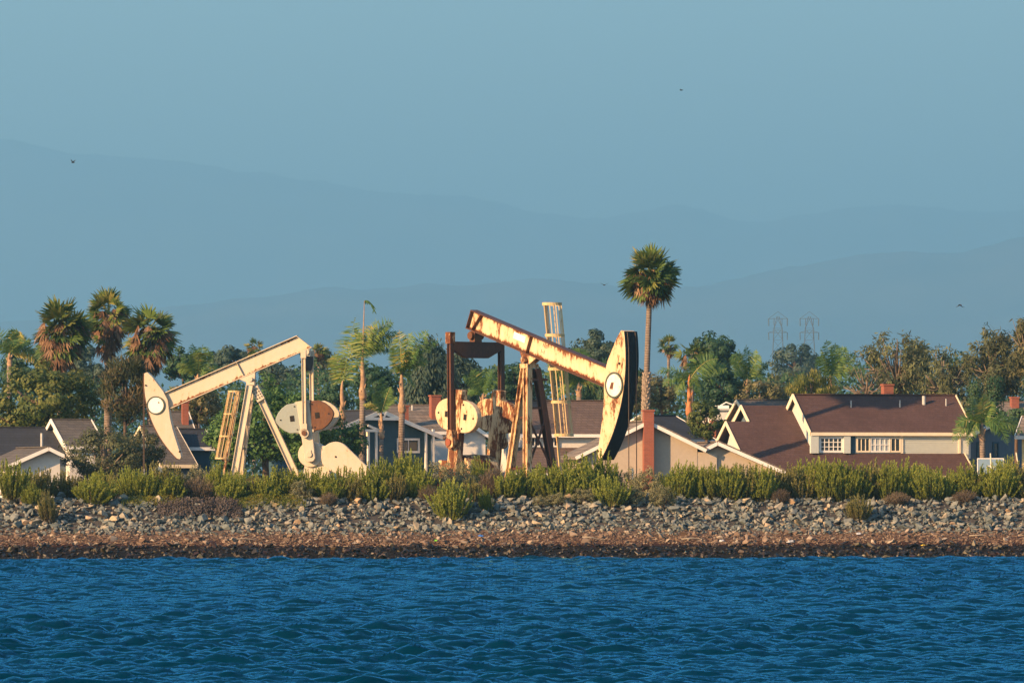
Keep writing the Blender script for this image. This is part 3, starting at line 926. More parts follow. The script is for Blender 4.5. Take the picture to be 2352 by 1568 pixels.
A_['legs'] = [((.02, .3, z - .3), (.96, 1.0, 0), .26, .36, cr), ((.02, -.3, z - .3), (.96, -1.0, 0), .26, .36, cr), ((-.22, 0, z - .35), (-3.02, 0, 0), .3, .36, cr)]
A_['struts'] = [((.55, -.72, 2.7), (.55, .72, 2.7), .1), ((.78, -.88, 1.2), (.78, .88, 1.2), .1)]
A_['gusset'] = (Vector((-.18, .2, z - .42)), Vector((-.58, .2, z - 1.1)), .44)
A_['ladder'] = ((.78, .35, z - .6), (1.415, .75, z - 4.2), .39, [z - .62, z - 1.83, z - 3.02, z - 4.2]); A_['ladder_out'] = (1, 0.3, 0)
A_['bars'] = (-130, -100, -65, -30, 0, 30, 65, 100, 130)
A_.update(tail_h=-3.06, eq_top=1.26, eq_dep=.78, half=1.18, pit_top=1.35, pin=(-3.11, -2.87), shaft=(-3.35, -4.0), crank_top=(-2.98, -1.14), crank_w=(.56, .70), lobe=(1.30, .84, 2.02), pointed=True,
    lobes={('near', 1): M['grey_paint'], ('near', -1): M['rust'], ('far', 1): cr, ('far', -1): cr}, gear_r=.68, guard=((-4.72, -4.12, .80), (-7.0, -5.66, .34), .55), skid=(-7.6, 1.4))
pumpjack(A_)

# the bigger rusty unit, turned so that its head comes towards the right of the camera
thB = 49.0; dB = 300.0
pB = pt(947.4 + 915 * .29296, 1088, dB)
z = 7.28
cr2, hv, rd, ru = M['cream_rust'], M['cream_heavy'], M['rust_dark'], M['rust']
B_ = dict(label='big rusty pumpjack at the right with its beam sloping down to a tall black-faced head', loc=(pB.x, dB, PAD), rot=R(-thB), near=-1, zp=z, tau=16.5, k=1.0, streak=1, tail_rust=.42,
    tail_bot=-5.17, tail_top=-5.05, head_end=6.55, b0=.33, depth=1.06, m_web=cr2, m_flange=M['rust_dark'], m_stiff=ru, stiff=[(-4.75, -4.25), (-.15, -.05)], m_head=M['cream_head'], m_face=M['black_steel'], m_web2=hv,
    plate=(-1.05, .98, .98, .36), letters=[('NB', 1.05, 1.0, .30), ('1-1', .95, .66, .28)],
    R=8.05, headw=.82, midw=1.55, lim=24.6, emblem=(7.28, .72, .62), holes=[(7.35, 1.9, .06), (7.02, -2.9, .06)], ribs=[(7.2, 1.6, 7.15, 2.3), (6.85, -.35, 7.45, -.25), (7.5, 2.25, 7.55, 1.75)],
    cables=(-.27, .27), saddle=(-.62, .72), m_leg=M['cream_leg'], m_strut=rd, m_tail=ru, m_eq=rd, m_pit=rd, m_pit2=hv, m_pin=M['orange_paint'], m_crank=hv, m_slot=M['dark_hole'],
    m_gear=hv, m_gear2=rd, m_guard=hv, m_bar=M['cage_yellow'], m_hoop=M['cage_yellow'], m_emblem=M['white_worn'])
B_['legs'] = [((-.28, -.05, z - .42), (-1.75, -.1, 0), .34, .36, M['cream_leg']), ((.22, -.3, z - .42), (1.0, -1.0, 0), .34, .36, M['cream_leg']), ((.22, .3, z - .42), (1.05, 1.05, 0), .34, .36, rd)]
B_['struts'] = [((.4, -.45, z - 1.0), (.4, .9, z - 1.0), .12), ((.55, -.6, z - 2.5), (.55, .6, z - 2.5), .12), ((.88, -.9, 1.6), (.88, .9, 1.6), .12),
    ((.62, -.65, z - 3.0), (.86, .85, 1.6), .09), ((.86, -.85, 1.6), (.62, .65, z - 3.0), .09), ((-.75, 0, z - 3.0), (.6, -.6, z - 3.0), .1), ((-1.35, 0, 1.6), (.8, -.85, 1.6), .1)]
B_['ladder'] = ((.26, 1.3, z + 3.0), (1.37, 1.3, z - 5.1), .56, [z + 3.0, z + 1.34, z - .44, z - 2.18, z - 3.92]); B_['ladder_out'] = (.7, .7, 0)
B_['bars'] = (-130, -95, -60, -25, 10, 45, 80, 115); B_['hoop'] = 1.7; B_['barw'] = .07
B_.update(tail_h=-4.33, eq_top=1.06, eq_dep=.86, half=1.68, pit_top=1.25, pin=(-4.25, -4.29), shaft=(-4.52, -5.9), crank_top=(-3.98, -1.5), crank_w=(.78, .70), lobe=(1.38, .86, 3.05), pointed=False,
    lobes={('near', 1): M['cream_head'], ('near', -1): M['cream_head'], ('far', 1): hv, ('far', -1): hv}, gear_r=.95, guard=((-6.6, -6.0, .95), (-9.0, -6.7, .35), .95), skid=(-9.8, 1.8))
pumpjack(B_)

# ------------------------------------------------------------------ houses
M['roof_brown'] = shingle('brown_shingles', (0.102, 0.060, 0.053), (0.086, 0.05, 0.045), 0.14, 0.3, (0.07, 0.04, 0.036))
M['roof_grey'] = shingle('grey_brown_shingles', (0.135, 0.12, 0.105), (0.105, 0.097, 0.09), 0.16, 0.45, (0.06, 0.05, 0.045))
M['roof_shaded'] = shingle('shade_dark_shingles', (0.045, 0.05, 0.062), (0.038, 0.042, 0.052), 0.16, 0.4)  # darkened from grey-brown; the shade on these roofs is in the colour
M['roof_umber'] = shingle('umber_shingles', (0.15, 0.105, 0.085), (0.125, 0.088, 0.074), 0.16, 0.4, (0.06, 0.045, 0.04))
M['roof_tile'] = shingle('grey_roof_tiles', (0.25, 0.205, 0.165), (0.17, 0.145, 0.12), 0.2, 0.36, (0.05, 0.045, 0.04))
M['trim_white'] = plain('white_trim', (0.78, 0.76, 0.70), 0.6, 0.06)
M['trim_cream'] = plain('cream_trim', (0.76, 0.66, 0.48), 0.6, 0.06)
M['wall_beige'] = plain('beige_stucco', (0.45, 0.385, 0.30), 0.9, 0.05, 6)
M['wall_white'] = plain('off_white_stucco', (0.62, 0.60, 0.55), 0.9, 0.06, 6)
M['wall_grey'] = plain('pale_grey_siding', (0.50, 0.54, 0.50), 0.8, 0.04, 4)
M['wall_blue'] = plain('dark_blue_siding', (0.035, 0.085, 0.12), 0.8, 0.1, 4)
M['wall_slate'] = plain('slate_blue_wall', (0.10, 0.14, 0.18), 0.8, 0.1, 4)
M['wall_yellow'] = plain('warm_yellow_stucco', (0.66, 0.50, 0.22), 0.9, 0.06, 4)
M['pane'] = plain('window_glass', (0.02, 0.03, 0.045), 0.08, 0.2, 1, 0.6)
M['curtain'] = plain('curtained_window', (0.40, 0.44, 0.44), 0.5, 0.15, 5)
M['pipe_grey'] = plain('galvanised_pipe', (0.45, 0.45, 0.42), 0.5)
m, nt, out = new_mat('red_chimney_brick')
tc = nt.nodes.new('ShaderNodeTexCoord'); sx = nt.nodes.new('ShaderNodeSeparateXYZ'); nt.links.new(tc.outputs['Object'], sx.inputs[0])
cb = nt.nodes.new('ShaderNodeCombineXYZ'); nt.links.new(math_n(nt, 'ADD', sx.outputs[0], sx.outputs[1]), cb.inputs[0]); nt.links.new(sx.outputs[2], cb.inputs[1])
br = nt.nodes.new('ShaderNodeTexBrick'); nt.links.new(cb.outputs[0], br.inputs['Vector']); br.inputs['Scale'].default_value = 1
br.inputs['Brick Width'].default_value = .24; br.inputs['Row Height'].default_value = .09; br.inputs['Mortar Size'].default_value = .008
br.inputs['Color1'].default_value = (.30, .095, .06, 1); br.inputs['Color2'].default_value = (.24, .075, .05, 1); br.inputs['Mortar'].default_value = (.26, .14, .10, 1)
principled(nt, out, br.outputs[0], 0.9, br.outputs['Fac'], -0.4, 0.01, 0.2)
M['brick'] = m

class House:
    """local frame turned by yaw: x along the front, y away from the camera"""
    def __init__(self, name, label, u0, d0, yaw, ground=1.2, cat='house'):
        self.psi = R(yaw)
        self.O = Vector(((u0 - 1176) / F * d0, d0, 0))
        self.ex = Vector((math.cos(self.psi), math.sin(self.psi), 0)); self.ey = Vector((-math.sin(self.psi), math.cos(self.psi), 0))
        self.g = ground
        self.root = thing(name, label, cat, (self.O.x, self.O.y, ground), self.psi)
        self.root['kind_hint'] = 'house'; del self.root['kind_hint']
    def loc(self, u, v, y):
        """local (x, y, z) of the point of plane y seen at (u, v)"""
        dr = Vector(((u - 1176) / F, 1, (HORIZON - v) / F)); c = Vector((0, 0, CAM_Z))
        t = (y - (c - self.O).dot(self.ey)) / dr.dot(self.ey)
        w = c + dr * t - self.O
        return Vector((w.dot(self.ex), y, w.z - self.g))
    def slab(self, name, pts_, thick, mat, parent=None):
        return MB().prism(pts_, (0, 0, -thick)).build(name, mat, parent or self.root)
    def bars(self, name, p0, p1, w, h, mat, parent=None, up=(0, 0, 1)):
        return MB().bar(p0, p1, w, h, up).build(name, mat, parent or self.root)
    def wall(self, name, poly, depth, mat, parent=None):
        return MB().prism(poly, (0, depth, 0)).build(name, mat, parent or self.root)
    def gable_x(self, x0, x1, ye, yr, ze, zr, roof, wall, trim, over=.35, thick=.14, z0=0.0, side=True, yb=None, barge=.22):
        """ridge along x; front eave at ye, ridge at yr"""
        yb = yb if yb is not None else 2 * yr - ye
        zb = ze if abs(yb - (2 * yr - ye)) < 1e-3 else zr - (yb - yr) * (zr - ze) / (yr - ye)
        rf = self.slab('roof', [(x0, ye, ze), (x1, ye, ze), (x1, yr, zr), (x0, yr, zr)], thick, roof)
        self.slab('roof', [(x0, yr, zr), (x1, yr, zr), (x1, yb, zb), (x0, yb, zb)], thick, roof)
        MB().bar((x0, yr, zr + .015), (x1, yr, zr + .015), .3, .06).build('ridge_cap', roof, rf)
        sl = (zr - ze) / (yr - ye)
        zw = ze + over * sl - thick
        a, b_ = x0 + over, x1 - over
        if side:
            self.wall_yz([(ye + over, z0), (ye + over, zw), (yr, zr - thick), (yb - over, zb + over * sl - thick), (yb - over, z0)], a, b_, wall)
        self.bars('fascia', (x0, ye - .03, ze - .1), (x1, ye - .03, ze - .1), .05, .2, trim)
        for x in (x0 - .03, x1 + .03):
            self.bars('barge_board', (x, ye, ze - thick * .6), (x, yr, zr - thick * .6), .05, barge, trim)
            self.bars('barge_board', (x, yr, zr - thick * .6), (x, yb, zb - thick * .6), .05, barge, trim)
        return rf
    def wall_yz(self, poly, xa, xb, mat, name='wall'):
        return MB().prism([(xa, y, z) for y, z in poly], (xb - xa, 0, 0)).build(name, mat, self.root)
    def gable_y(self, xl, xp, xr, zl, zp_, zr_, y0, y1, roof, wall, trim, over=.4, thick=.16, z0=0.0, barge=.22, wall_l=None, wall_r=None):
        """gable facing the camera; roof runs back from y0 to y1"""
        r1 = self.slab('roof', [(xl, y0, zl), (xp, y0, zp_), (xp, y1, zp_), (xl, y1, zl)], thick, roof)
        self.slab('roof', [(xp, y0, zp_), (xr, y0, zr_), (xr, y1, zr_), (xp, y1, zp_)], thick, roof)
        MB().bar((xp, y0, zp_ + .02), (xp, y1, zp_ + .02), .3, .06).build('ridge_cap', roof, r1)
        self.bars('barge_board', (xl, y0 - .03, zl - thick * .55), (xp, y0 - .03, zp_ - thick * .55), .05, barge, trim, up=(0, 0, 1))
        self.bars('barge_board', (xp, y0 - .03, zp_ - thick * .55), (xr, y0 - .03, zr_ - thick * .55), .05, barge, trim, up=(0, 0, 1))
        a = xl + (over if wall_l is None else wall_l); b_ = xr - (over if wall_r is None else wall_r)
        za = zl + (a - xl) * (zp_ - zl) / (xp - xl) - thick; zb = zr_ + (xr - b_) * (zp_ - zr_) / (xr - xp) - thick
        self.wall('wall', [(a, y0 + over, z0), (b_, y0 + over, z0), (b_, y0 + over, zb), (xp, y0 + over, zp_ - thick), (a, y0 + over, za)], y1 - y0 - 2 * over, wall)
        return r1
    def window(self, x0, x1, z0, z1, y, frame, pane, nx=2, nz=1, fw=.09, label=None):
        w = MB(); yy = y - .03
        for x in (x0, x1): w.box((x, yy, (z0 + z1) / 2), (fw, .08, z1 - z0 + fw))
        for z in (z0, z1): w.box(((x0 + x1) / 2, yy - .002, z), (x1 - x0 - fw, .076, fw))
        fr = w.build('window', frame, self.root)
        MB().box(((x0 + x1) / 2, y - .005, (z0 + z1) / 2), (x1 - x0 - fw, .03, z1 - z0 - fw)).build('pane', pane, fr)
        for i in range(1, nx):
            x = x0 + (x1 - x0) * i / nx
            MB().box((x, yy - .004, (z0 + z1) / 2), (.045, .05, z1 - z0 - fw)).build('muntin', frame, fr)
        for i in range(1, nz):
            z = z0 + (z1 - z0) * i / nz
            MB().box(((x0 + x1) / 2, yy - .008, z), (x1 - x0 - fw, .05, .045)).build('muntin', frame, fr)
        return fr
    def chimney(self, x, y, z0, z1, w=.75, dp=.6, parent=None):
        c = MB().box((x, y, (z0 + z1) / 2), (w, dp, z1 - z0)).build('chimney', M['brick'], parent or self.root)
        MB().box((x, y, z1 + .05), (w + .1, dp + .1, .1)).build('chimney_cap', M['brick'], c)
        return c
    def vent(self, x, y, z, h=.45, r=.05):
        MB().tube([(x, y, z - .3), (x, y, z + h)], r, 8).build('vent_pipe', M['pipe_grey'], self.root)

# --- two-storey house with the brown roof, right
H = House('brown_roof_house', 'two storey house with brown shingle roof, cream trim and pale grey siding', 1862, 343, 14)
L = H.loc
ridgeL, ridgeR = L(1822, 905, 3.4), L(2193, 905, 3.4)
ev = L(1860, 992, -.25); evR = L(2228, 992, -.25)
H.gable_x(ridgeL.x, ridgeR.x, -.25, 3.4, ev.z, ridgeL.z, M['roof_brown'], M['wall_grey'], M['trim_cream'], over=.25, barge=.3)
# long low roof of the ground floor, wing to the left
wr = L(1703, 930, 5.0); low = L(1760, 1092, -2.3)
xr = L(2242, 1090, -2.3).x; xm = ridgeL.x + .4
mid_y = 3.3; mid_z = wr.z + (low.z - wr.z) * (5.0 - mid_y) / 7.3
xl = L(1668, 960, mid_y).x
wing = H.slab('roof', [(wr.x, 5.0, wr.z), (xm - .02, 5.0, wr.z), (xm - .02, mid_y, mid_z), (wr.x, mid_y, mid_z)], .15, M['roof_brown'])
def zpl(y): return wr.z + (low.z - wr.z) * (5.0 - y) / 7.3
H.slab('roof', [(xl, mid_y, mid_z), (xm - .02, mid_y, mid_z), (xm - .02, -2.3, low.z), (xl, -2.3, low.z)], .15, M['roof_brown'])
H.slab('roof', [(xm, 0.0, zpl(0)), (xr, 0.0, zpl(0)), (xr, -2.3, low.z), (xm, -2.3, low.z)], .15, M['roof_brown'])
H.slab('roof', [(wr.x, 5.0, wr.z), (xm, 5.0, wr.z), (xm, 9.0, wr.z - 2.2), (wr.x, 9.0, wr.z - 2.2)], .15, M['roof_brown'])
H.slab('roof', [(xl, mid_y, mid_z), (wr.x - .02, mid_y, mid_z), (wr.x - .02, 5.6, mid_z - 1.3), (xl, 5.6, mid_z - 1.3)], .15, M['roof_brown'])
H.wall_yz([(-1.9, 0), (-1.9, zpl(-1.9) - .16), (mid_y, mid_z - .16), (6.6, 2.2), (6.6, 0)], xl + .4, xr - .4, M['wall_grey'])
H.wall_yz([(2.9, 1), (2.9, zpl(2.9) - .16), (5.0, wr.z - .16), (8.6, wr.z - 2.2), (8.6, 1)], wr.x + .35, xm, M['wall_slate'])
for (ya, za, yb_, zb_, x) in ((mid_y, mid_z, -2.3, low.z, xl - .03), (mid_y, mid_z, 5.6, mid_z - 1.3, xl - .03), (5.0, wr.z, mid_y, mid_z, wr.x - .03), (5.0, wr.z, 9.0, wr.z - 2.2, wr.x - .03), (0.0, zpl(0), -2.3, low.z, xr + .03)):
    H.bars('barge_board', (x, ya, za - .08), (x, yb_, zb_ - .08), .05, .26, M['trim_cream'])
H.bars('fascia', (xl, -2.33, low.z - .1), (xr, -2.33, low.z - .1), .05, .2, M['trim_cream'])
# upper wall details
def X(u, y=0.0): return L(u, 1010, y).x
def Zv(v, y=0.0): return L(1950, v, y).z
zt, zb = Zv(1000), Zv(1040)
for ua, ub in ((1860, 1878), (1936, 1951)):
    MB().box(((X(ua) + X(ub)) / 2, -.12, (zt + zb) / 2), (X(ub) - X(ua), .24, zt - zb)).build('pillar', M['wall_grey'], H.root)
MB().box(((X(1952) + X(1964)) / 2, -.02, (zt + zb) / 2), (X(1964) - X(1952), .04, zt - zb)).build('recess_panel', M['wall_blue'], H.root)  # flat panel standing in for a recess, its shade put into the dark colour
H.window(X(1883), X(1934), Zv(1036), Zv(1004), -.02, M['trim_white'], M['pane'], 5, 3, .13)
H.window(X(1968), X(1997), Zv(1036), Zv(1005), -.02, M['trim_cream'], M['pane'], 3, 1, .10)
H.window(X(1999), X(2043), Zv(1036), Zv(1005), -.02, M['trim_white'], M['curtain'], 4, 2, .10)
H.window(X(2045), X(2067), Zv(1036), Zv(1005), -.02, M['trim_cream'], M['pane'], 2, 1, .10)
for u in (2071, 2203):
    MB().box((X(u), -.04, (zt + zb) / 2), (.14, .08, zt - zb)).build('corner_board', M['trim_cream'], H.root)
for i in range(9):
    z_ = zb + .12 + i * (zt - zb) / 9.5
    MB().box(((X(2073) + X(2201)) / 2, -.012, z_), (X(2201) - X(2073), .02, .075)).build('clapboard', M['wall_grey'], H.root)
for u, v in ((2122, 918), (2173, 921), (1955, 925), (2067, 924)):
    y_ = 3.4 - 3.8 * (v - 905 + 8) / 87; q = L(u, v, y_); H.vent(q.x, y_, q.z, .16 if u != 2122 else .25, .04 if u != 2122 else .11)
q = L(2038, 905, 6.2); H.chimney(q.x, 6.2, 3.5, L(2038, 885, 6.2).z, .62, .6)

# --- beige gable house with the tall brick chimney
H = House('beige_gable_house', 'beige stucco house with white edged gable and tall brick chimney', 1490, 328, 7)
L = H.loc
pk, le, ri = L(1489, 966, 0), L(1322, 1048, 0), L(1622, 1031, 0)
H.gable_y(le.x, pk.x, ri.x, le.z, pk.z, ri.z, 0, 7.3, M['roof_tile'], M['wall_beige'], M['trim_white'], over=.45, barge=.2)
p2, r2 = L(1648, 1014, .2), L(1803, 1082, .2)
sl = (p2.z - r2.z) / (r2.x - p2.x)
l2 = L(1617, 1030, .2)
H.gable_y(l2.x, p2.x, r2.x, l2.z, p2.z, r2.z, .2, 7, M['roof_tile'], M['wall_beige'], M['trim_white'], over=.45, barge=.2, wall_l=.02)
H.wall('wall', [(ri.x - 1.2, .47, 0), (p2.x, .47, 0), (p2.x, .47, p2.z - .7), (l2.x, .47, l2.z - .2), (ri.x - 1.2, .47, ri.z - .1)], 5, M['wall_beige'])
q = L(1489, 944, .1); H.chimney(q.x, .12, 0, q.z, .58, .62)
for i in range(24):    # rake tiles along the right-hand edges, each its own
    f = i / 23.0
    x = pk.x + .3 + (ri.x - pk.x - .3) * f; z_ = pk.z + (ri.z - pk.z) * ((x - pk.x) / (ri.x - pk.x))
    MB().box((x, .12, z_ + .06), (.17, .3, .09), Matrix.Rotation(math.atan2(pk.z - ri.z, ri.x - pk.x), 3, 'Y')).build('rake_tile', M['roof_tile'], H.root)
    x = p2.x + .1 + (r2.x - p2.x - .2) * f; z_ = p2.z + (r2.z - p2.z) * ((x - p2.x) / (r2.x - p2.x))
    MB().box((x, .32, z_ + .06), (.22, .3, .09), Matrix.Rotation(math.atan2(p2.z - r2.z, r2.x - p2.x), 3, 'Y')).build('rake_tile', M['roof_tile'], H.root)

# --- dark roofed house just behind the brick chimney
H = House('dark_roof_house', 'low house with dark roof behind the tall brick chimney', 1500, 352, 38)
L = H.loc
a, b_ = L(1470, 953, 4.0), L(1550, 953, 4.0); e0 = L(1500, 1008, 0)
H.gable_x(a.x, b_.x, 0, 4.0, e0.z, a.z, M['roof_shaded'], M['wall_slate'], M['trim_white'])
q = L(1575, 968, 1.0); H.chimney(b_.x + .9, 1.0, 0, q.z, .55, .55)

# --- umber roofed house behind the rusty pumpjack, with a white walled upper storey
H = House('umber_roof_house', 'long house with brown roof and white wall behind the rusty pumpjack legs', 1290, 348, 10)
L = H.loc
a, b_ = L(1160, 919, 4.5), L(1402, 919, 4.5); e0 = L(1290, 996, 0)
H.gable_x(a.x, b_.x, 0, 4.5, e0.z, a.z, M['roof_umber'], M['wall_white'], M['trim_white'], over=.4)
lo_ = L(1290, 1086, -3.0); hi_ = L(1290, 1027, .3)
H.slab('roof', [(a.x - .4, .38, hi_.z), (b_.x + .5, .38, hi_.z), (b_.x + 1.2, -3.0, lo_.z), (a.x - 1.2, -3.0, lo_.z)], .15, M['roof_umber'])
H.wall('wall', [(a.x - .8, -2.6, 0), (b_.x + .8, -2.6, 0), (b_.x + .8, -2.6, lo_.z - .05), (a.x - .8, -2.6, lo_.z - .05)], 3, M['wall_white'])
H.bars('fascia', (a.x - 1.2, -3.04, lo_.z - .1), (b_.x + 1.2, -3.04, lo_.z - .1), .05, .2, M['trim_white'])
for ua, ub in ((1172, 1192), (1216, 1240), (1262, 1282)):
    x0_, x1_ = L(ua, 1010, .37).x, L(ub, 1010, .37).x
    H.window(x0_, x1_, L(ua, 1024, .37).z, L(ua, 1004, .37).z, .37, M['trim_white'], M['pane'], 2, 1, .09)
# pale gable porch between the counterweights
p_, l_, r_ = L(1088, 975, -1.0), L(1048, 1002, -1.0), L(1128, 1002, -1.0)
H.gable_y(l_.x, p_.x, r_.x, l_.z, p_.z, r_.z, -1.0, 4.0, M['roof_umber'], M['wall_white'], M['trim_white'], over=.3)

# --- tiled house with two brick chimneys behind the blue house
H = House('tiled_roof_house', 'house with grey brown tiled roof and two brick chimneys behind the blue house', 950, 362, 16)
L = H.loc
a, b_ = L(872, 929, 5.0), L(1004, 929, 5.0); e0 = L(930, 990, 0)
rf = H.gable_x(a.x, b_.x, 0, 5.0, e0.z, a.z, M['roof_tile'], M['wall_white'], M['trim_white'])
q = L(999, 910, 2.6); H.chimney(q.x, 2.6, 3.0, q.z, .62, .6)
q = L(933, 934, .6); H.chimney(q.x, .9, 3.0, q.z, .36, .5)
q = L(947, 935, 4.0); H.vent(q.x, 4.0, q.z - .1, .25, .06)

# --- blue house with white trim
H = House('blue_gable_house', 'dark blue house with white trimmed gable, white window and porch posts', 880, 347, 36)
L = H.loc
pk, le, ri = L(877, 941, 0), L(838, 957, 0), L(1016, 1001, 0)
le = Vector((pk.x - (pk.z - L(838, 958, 0).z) / ((pk.z - ri.z) / (ri.x - pk.x)) * 1.0, 0, L(838, 958, 0).z))
H.gable_y(le.x - 2.0, pk.x, ri.x, le.z - 2.0 * (pk.z - ri.z) / (ri.x - pk.x), pk.z, ri.z, 0, 9, M['roof_shaded'], M['wall_blue'], M['trim_white'], over=.5, barge=.24)
zc = L(877, 961, .0).z
H.bars('collar_beam', (le.x - .2, -.06, zc), (L(917, 961, 0).x, -.06, zc), .05, .17, M['trim_white'])
for u0_, v0_, u1_, v1_ in ((866, 943, 876, 960), (888, 946, 879, 960)):
    p0_, p1_ = L(u0_, v0_, 0), L(u1_, v1_, 0)
    H.bars('gable_brace', p0_ - Vector((0, .05, 0)), p1_ - Vector((0, .05, 0)), .05, .12, M['trim_white'])
yw = .5
x0_, x1_ = L(913, 1020, yw).x, L(961, 1020, yw).x
H.window(x0_, x1_, L(940, 1037, yw).z, L(940, 1008, yw).z, yw, M['trim_white'], M['pane'], 2, 1, .13)
for u in (978, 995, 864, 846):
    q = L(u, 1040, .1); zt_ = L(u, 985 if u > 900 else 988, .1).z
    MB().box((q.x, .1, zt_ / 2), (.13, .13, zt_)).build('porch_post', M['trim_white'], H.root)
p0_, p1_, p2_ = L(838, 988, -.3), L(872, 988, -.3), L(845, 976, -.3)
H.bars('porch_beam', p0_, p1_, .05, .16, M['trim_white']); H.bars('porch_rafter', p2_, p1_, .05, .14, M['trim_white'])
H.slab('porch_roof', [p2_ + Vector((0, 0, .1)), p1_ + Vector((0, 0, .1)), p1_ + Vector((0, .75, .1)), p2_ + Vector((0, .75, .1))], .08, M['roof_shaded'])
q = L(845, 996, -.2); MB().box(q, (.16, .16, .26)).build('porch_lantern', M['trim_cream'], H.root)

# --- white gabled garage, far left
H = House('white_gable_house', 'white walled house with low grey shingle gable at the far left', 100, 322, 14)
L = H.loc
pk, le, ri = L(112, 1026, 0), L(18, 1067, 0), L(147, 1043, 0)
H.gable_y(le.x, pk.x, ri.x, le.z, pk.z, ri.z, 0, 11, M['roof_grey'], M['wall_white'], M['trim_white'], over=.5, barge=.2, wall_r=.15)
q = L(96, 1010, 7.0); H.vent(q.x, 7.0, q.z - .2, .6, .08)

# --- dark long roof with a gabled cross wing behind it
H = House('cross_gabled_house', 'house with long dark roof and white edged cross gable behind the far left garage', 110, 337, 17)
L = H.loc
a, b_ = L(-80, 980, 4.5), L(140, 980, 4.5); e0 = L(40, 1046, 0)
H.gable_x(a.x, b_.x, 0, 4.5, e0.z, a.z, M['roof_shaded'], M['wall_slate'], M['trim_white'])
a, b_ = L(118, 962, 3.0), L(208, 962, 3.0); e0 = L(150, 1024, -1.0)
H.gable_x(a.x, b_.x, -1.0, 3.0, e0.z, a.z, M['roof_grey'], M['wall_white'], M['trim_white'], over=.3, barge=.26)

# --- grey roof under the dipped head
H = House('grey_hipped_house', 'house with grey brown roof behind the dipped head of the cream pumpjack', 380, 336, 18)
L = H.loc
a, b_ = L(322, 977, 5.0), L(404, 977, 5.0); e0 = L(380, 1066, 0); e1 = L(438, 1066, 0)
H.gable_x(a.x, b_.x, 0, 5.0, e0.z, a.z, M['roof_grey'], M['wall_slate'], M['trim_cream'], over=.3, barge=.16)
a2, b2 = L(404, 984, 6.5), L(470, 984, 6.5); e2 = L(440, 1026, 3.5)
H.gable_x(b_.x - .1, b2.x, 3.5, 6.5, e2.z, a2.z, M['roof_shaded'], M['wall_blue'], M['trim_white'], over=.3)

# --- small grey roof with a red chimney
H = House('small_chimney_house', 'grey roof with a red brick chimney above the shrubs behind the cream beam', 410, 362, 12)
L = H.loc
a, b_ = L(386, 944, 3.0), L(432, 944, 3.0); e0 = L(400, 990, 0)
H.gable_x(a.x, b_.x, 0, 3.0, e0.z, a.z, M['roof_grey'], M['wall_white'], M['trim_white'], over=.25)
q = L(425, 924, 1.2); H.chimney(q.x, 1.2, 2, q.z, .40, .45)

# --- pale wall beyond the brown wing
H = House('pale_flat_house', 'pale walled building with flat roof seen left of the brown roof wing', 1665, 392, 5)
L = H.loc
a, b_ = L(1642, 942, 0), L(1700, 942, 0)
H.wall('wall', [(a.x, 0, 0), (b_.x, 0, 0), (b_.x, 0, a.z), (a.x, 0, a.z)], 7, M['wall_white'])
H.slab('roof', [(a.x - .2, -.2, a.z + .14), (b_.x + .2, -.2, a.z + .14), (b_.x + .2, 7.2, a.z + .14), (a.x - .2, 7.2, a.z + .14)], .13, M['pipe_grey'])
b = MB(); q = L(1668, 938, 1.0); b.tube([q + Vector((-.6, 0, .1)), q + Vector((0, 0, .45)), q + Vector((.8, 0, .15)), q + Vector((1.4, 0, -.1))], .05, 6); b.box(q + Vector((-.3, 0, .12)), (.9, .6, .22))
b.build('roof_vent', M['trim_white'], H.root)

# --- grey ridge behind the brown wing
H = House('grey_ridge_house', 'grey roof ridge showing just above the brown roof wing', 1750, 368, 12)
L = H.loc
a, b_ = L(1692, 917, 4.0), L(1850, 917, 4.0); e0 = L(1750, 975, 0)
H.gable_x(a.x, b_.x, 0, 4.0, e0.z, a.z, M['roof_grey'], M['wall_beige'], M['trim_cream'], over=.3)

# --- far right houses
H = House('shaded_wall_house', 'blue grey house in shade behind the feather palm at the far right', 2270, 350, 36)
L = H.loc
pk, le, ri = L(2310, 958, 0), L(2205, 1006, 0), L(2420, 1000, 0)
H.gable_y(le.x, pk.x, ri.x, le.z, pk.z, ri.z, 0, 9, M['roof_shaded'], M['wall_slate'], M['trim_white'], over=.5)
for ua, ub in ((2214, 2226), (2244, 2252), (2281, 2292)):
    H.window(L(ua, 1020, .5).x, L(ub, 1020, .5).x, L(ua, 1050, .5).z, L(ua, 1016, .5).z, .5, M['trim_white'] if ua < 2230 else M['wall_blue'], M['pane'], 1, 2, .1)
H = House('pink_chimney_house', 'house with brown tiled roof and pinkish chimney at the right edge', 2330, 372, 10)
L = H.loc
a, b_ = L(2282, 922, 4.0), L(2440, 922, 4.0); e0 = L(2330, 968, 0)
H.gable_x(a.x, b_.x, 0, 4.0, e0.z, a.z, M['roof_tile'], M['wall_yellow'], M['trim_white'])
q = L(2330, 914, 3.0); H.chimney(q.x, 3.0, 3, q.z, .5, .5)
H = House('yellow_wall_house', 'sunlit yellow wall at the right edge below a dark eave', 2346, 338, -12)
L = H.loc
a, b_ = L(2332, 1000, 0), L(2420, 1000, 0)
H.gable_x(a.x, b_.x, 0, 3.5, a.z, a.z + 1.2, M['roof_tile'], M['wall_yellow'], M['trim_white'])
H = House('blue_roof_house', 'small house with blue roof peeping out beside the brown roof', 2225, 376, -30)
L = H.loc
a, b_ = L(2196, 924, 3.0), L(2236, 924, 3.0); e0 = L(2220, 962, 0)
M['roof_blue'] = plain('blue_metal_roof', (0.05, 0.14, 0.26), 0.5)
H.gable_x(a.x, b_.x, 0, 3.0, e0.z, a.z, M['roof_blue'], M['wall_white'], M['trim_white'], over=.3)

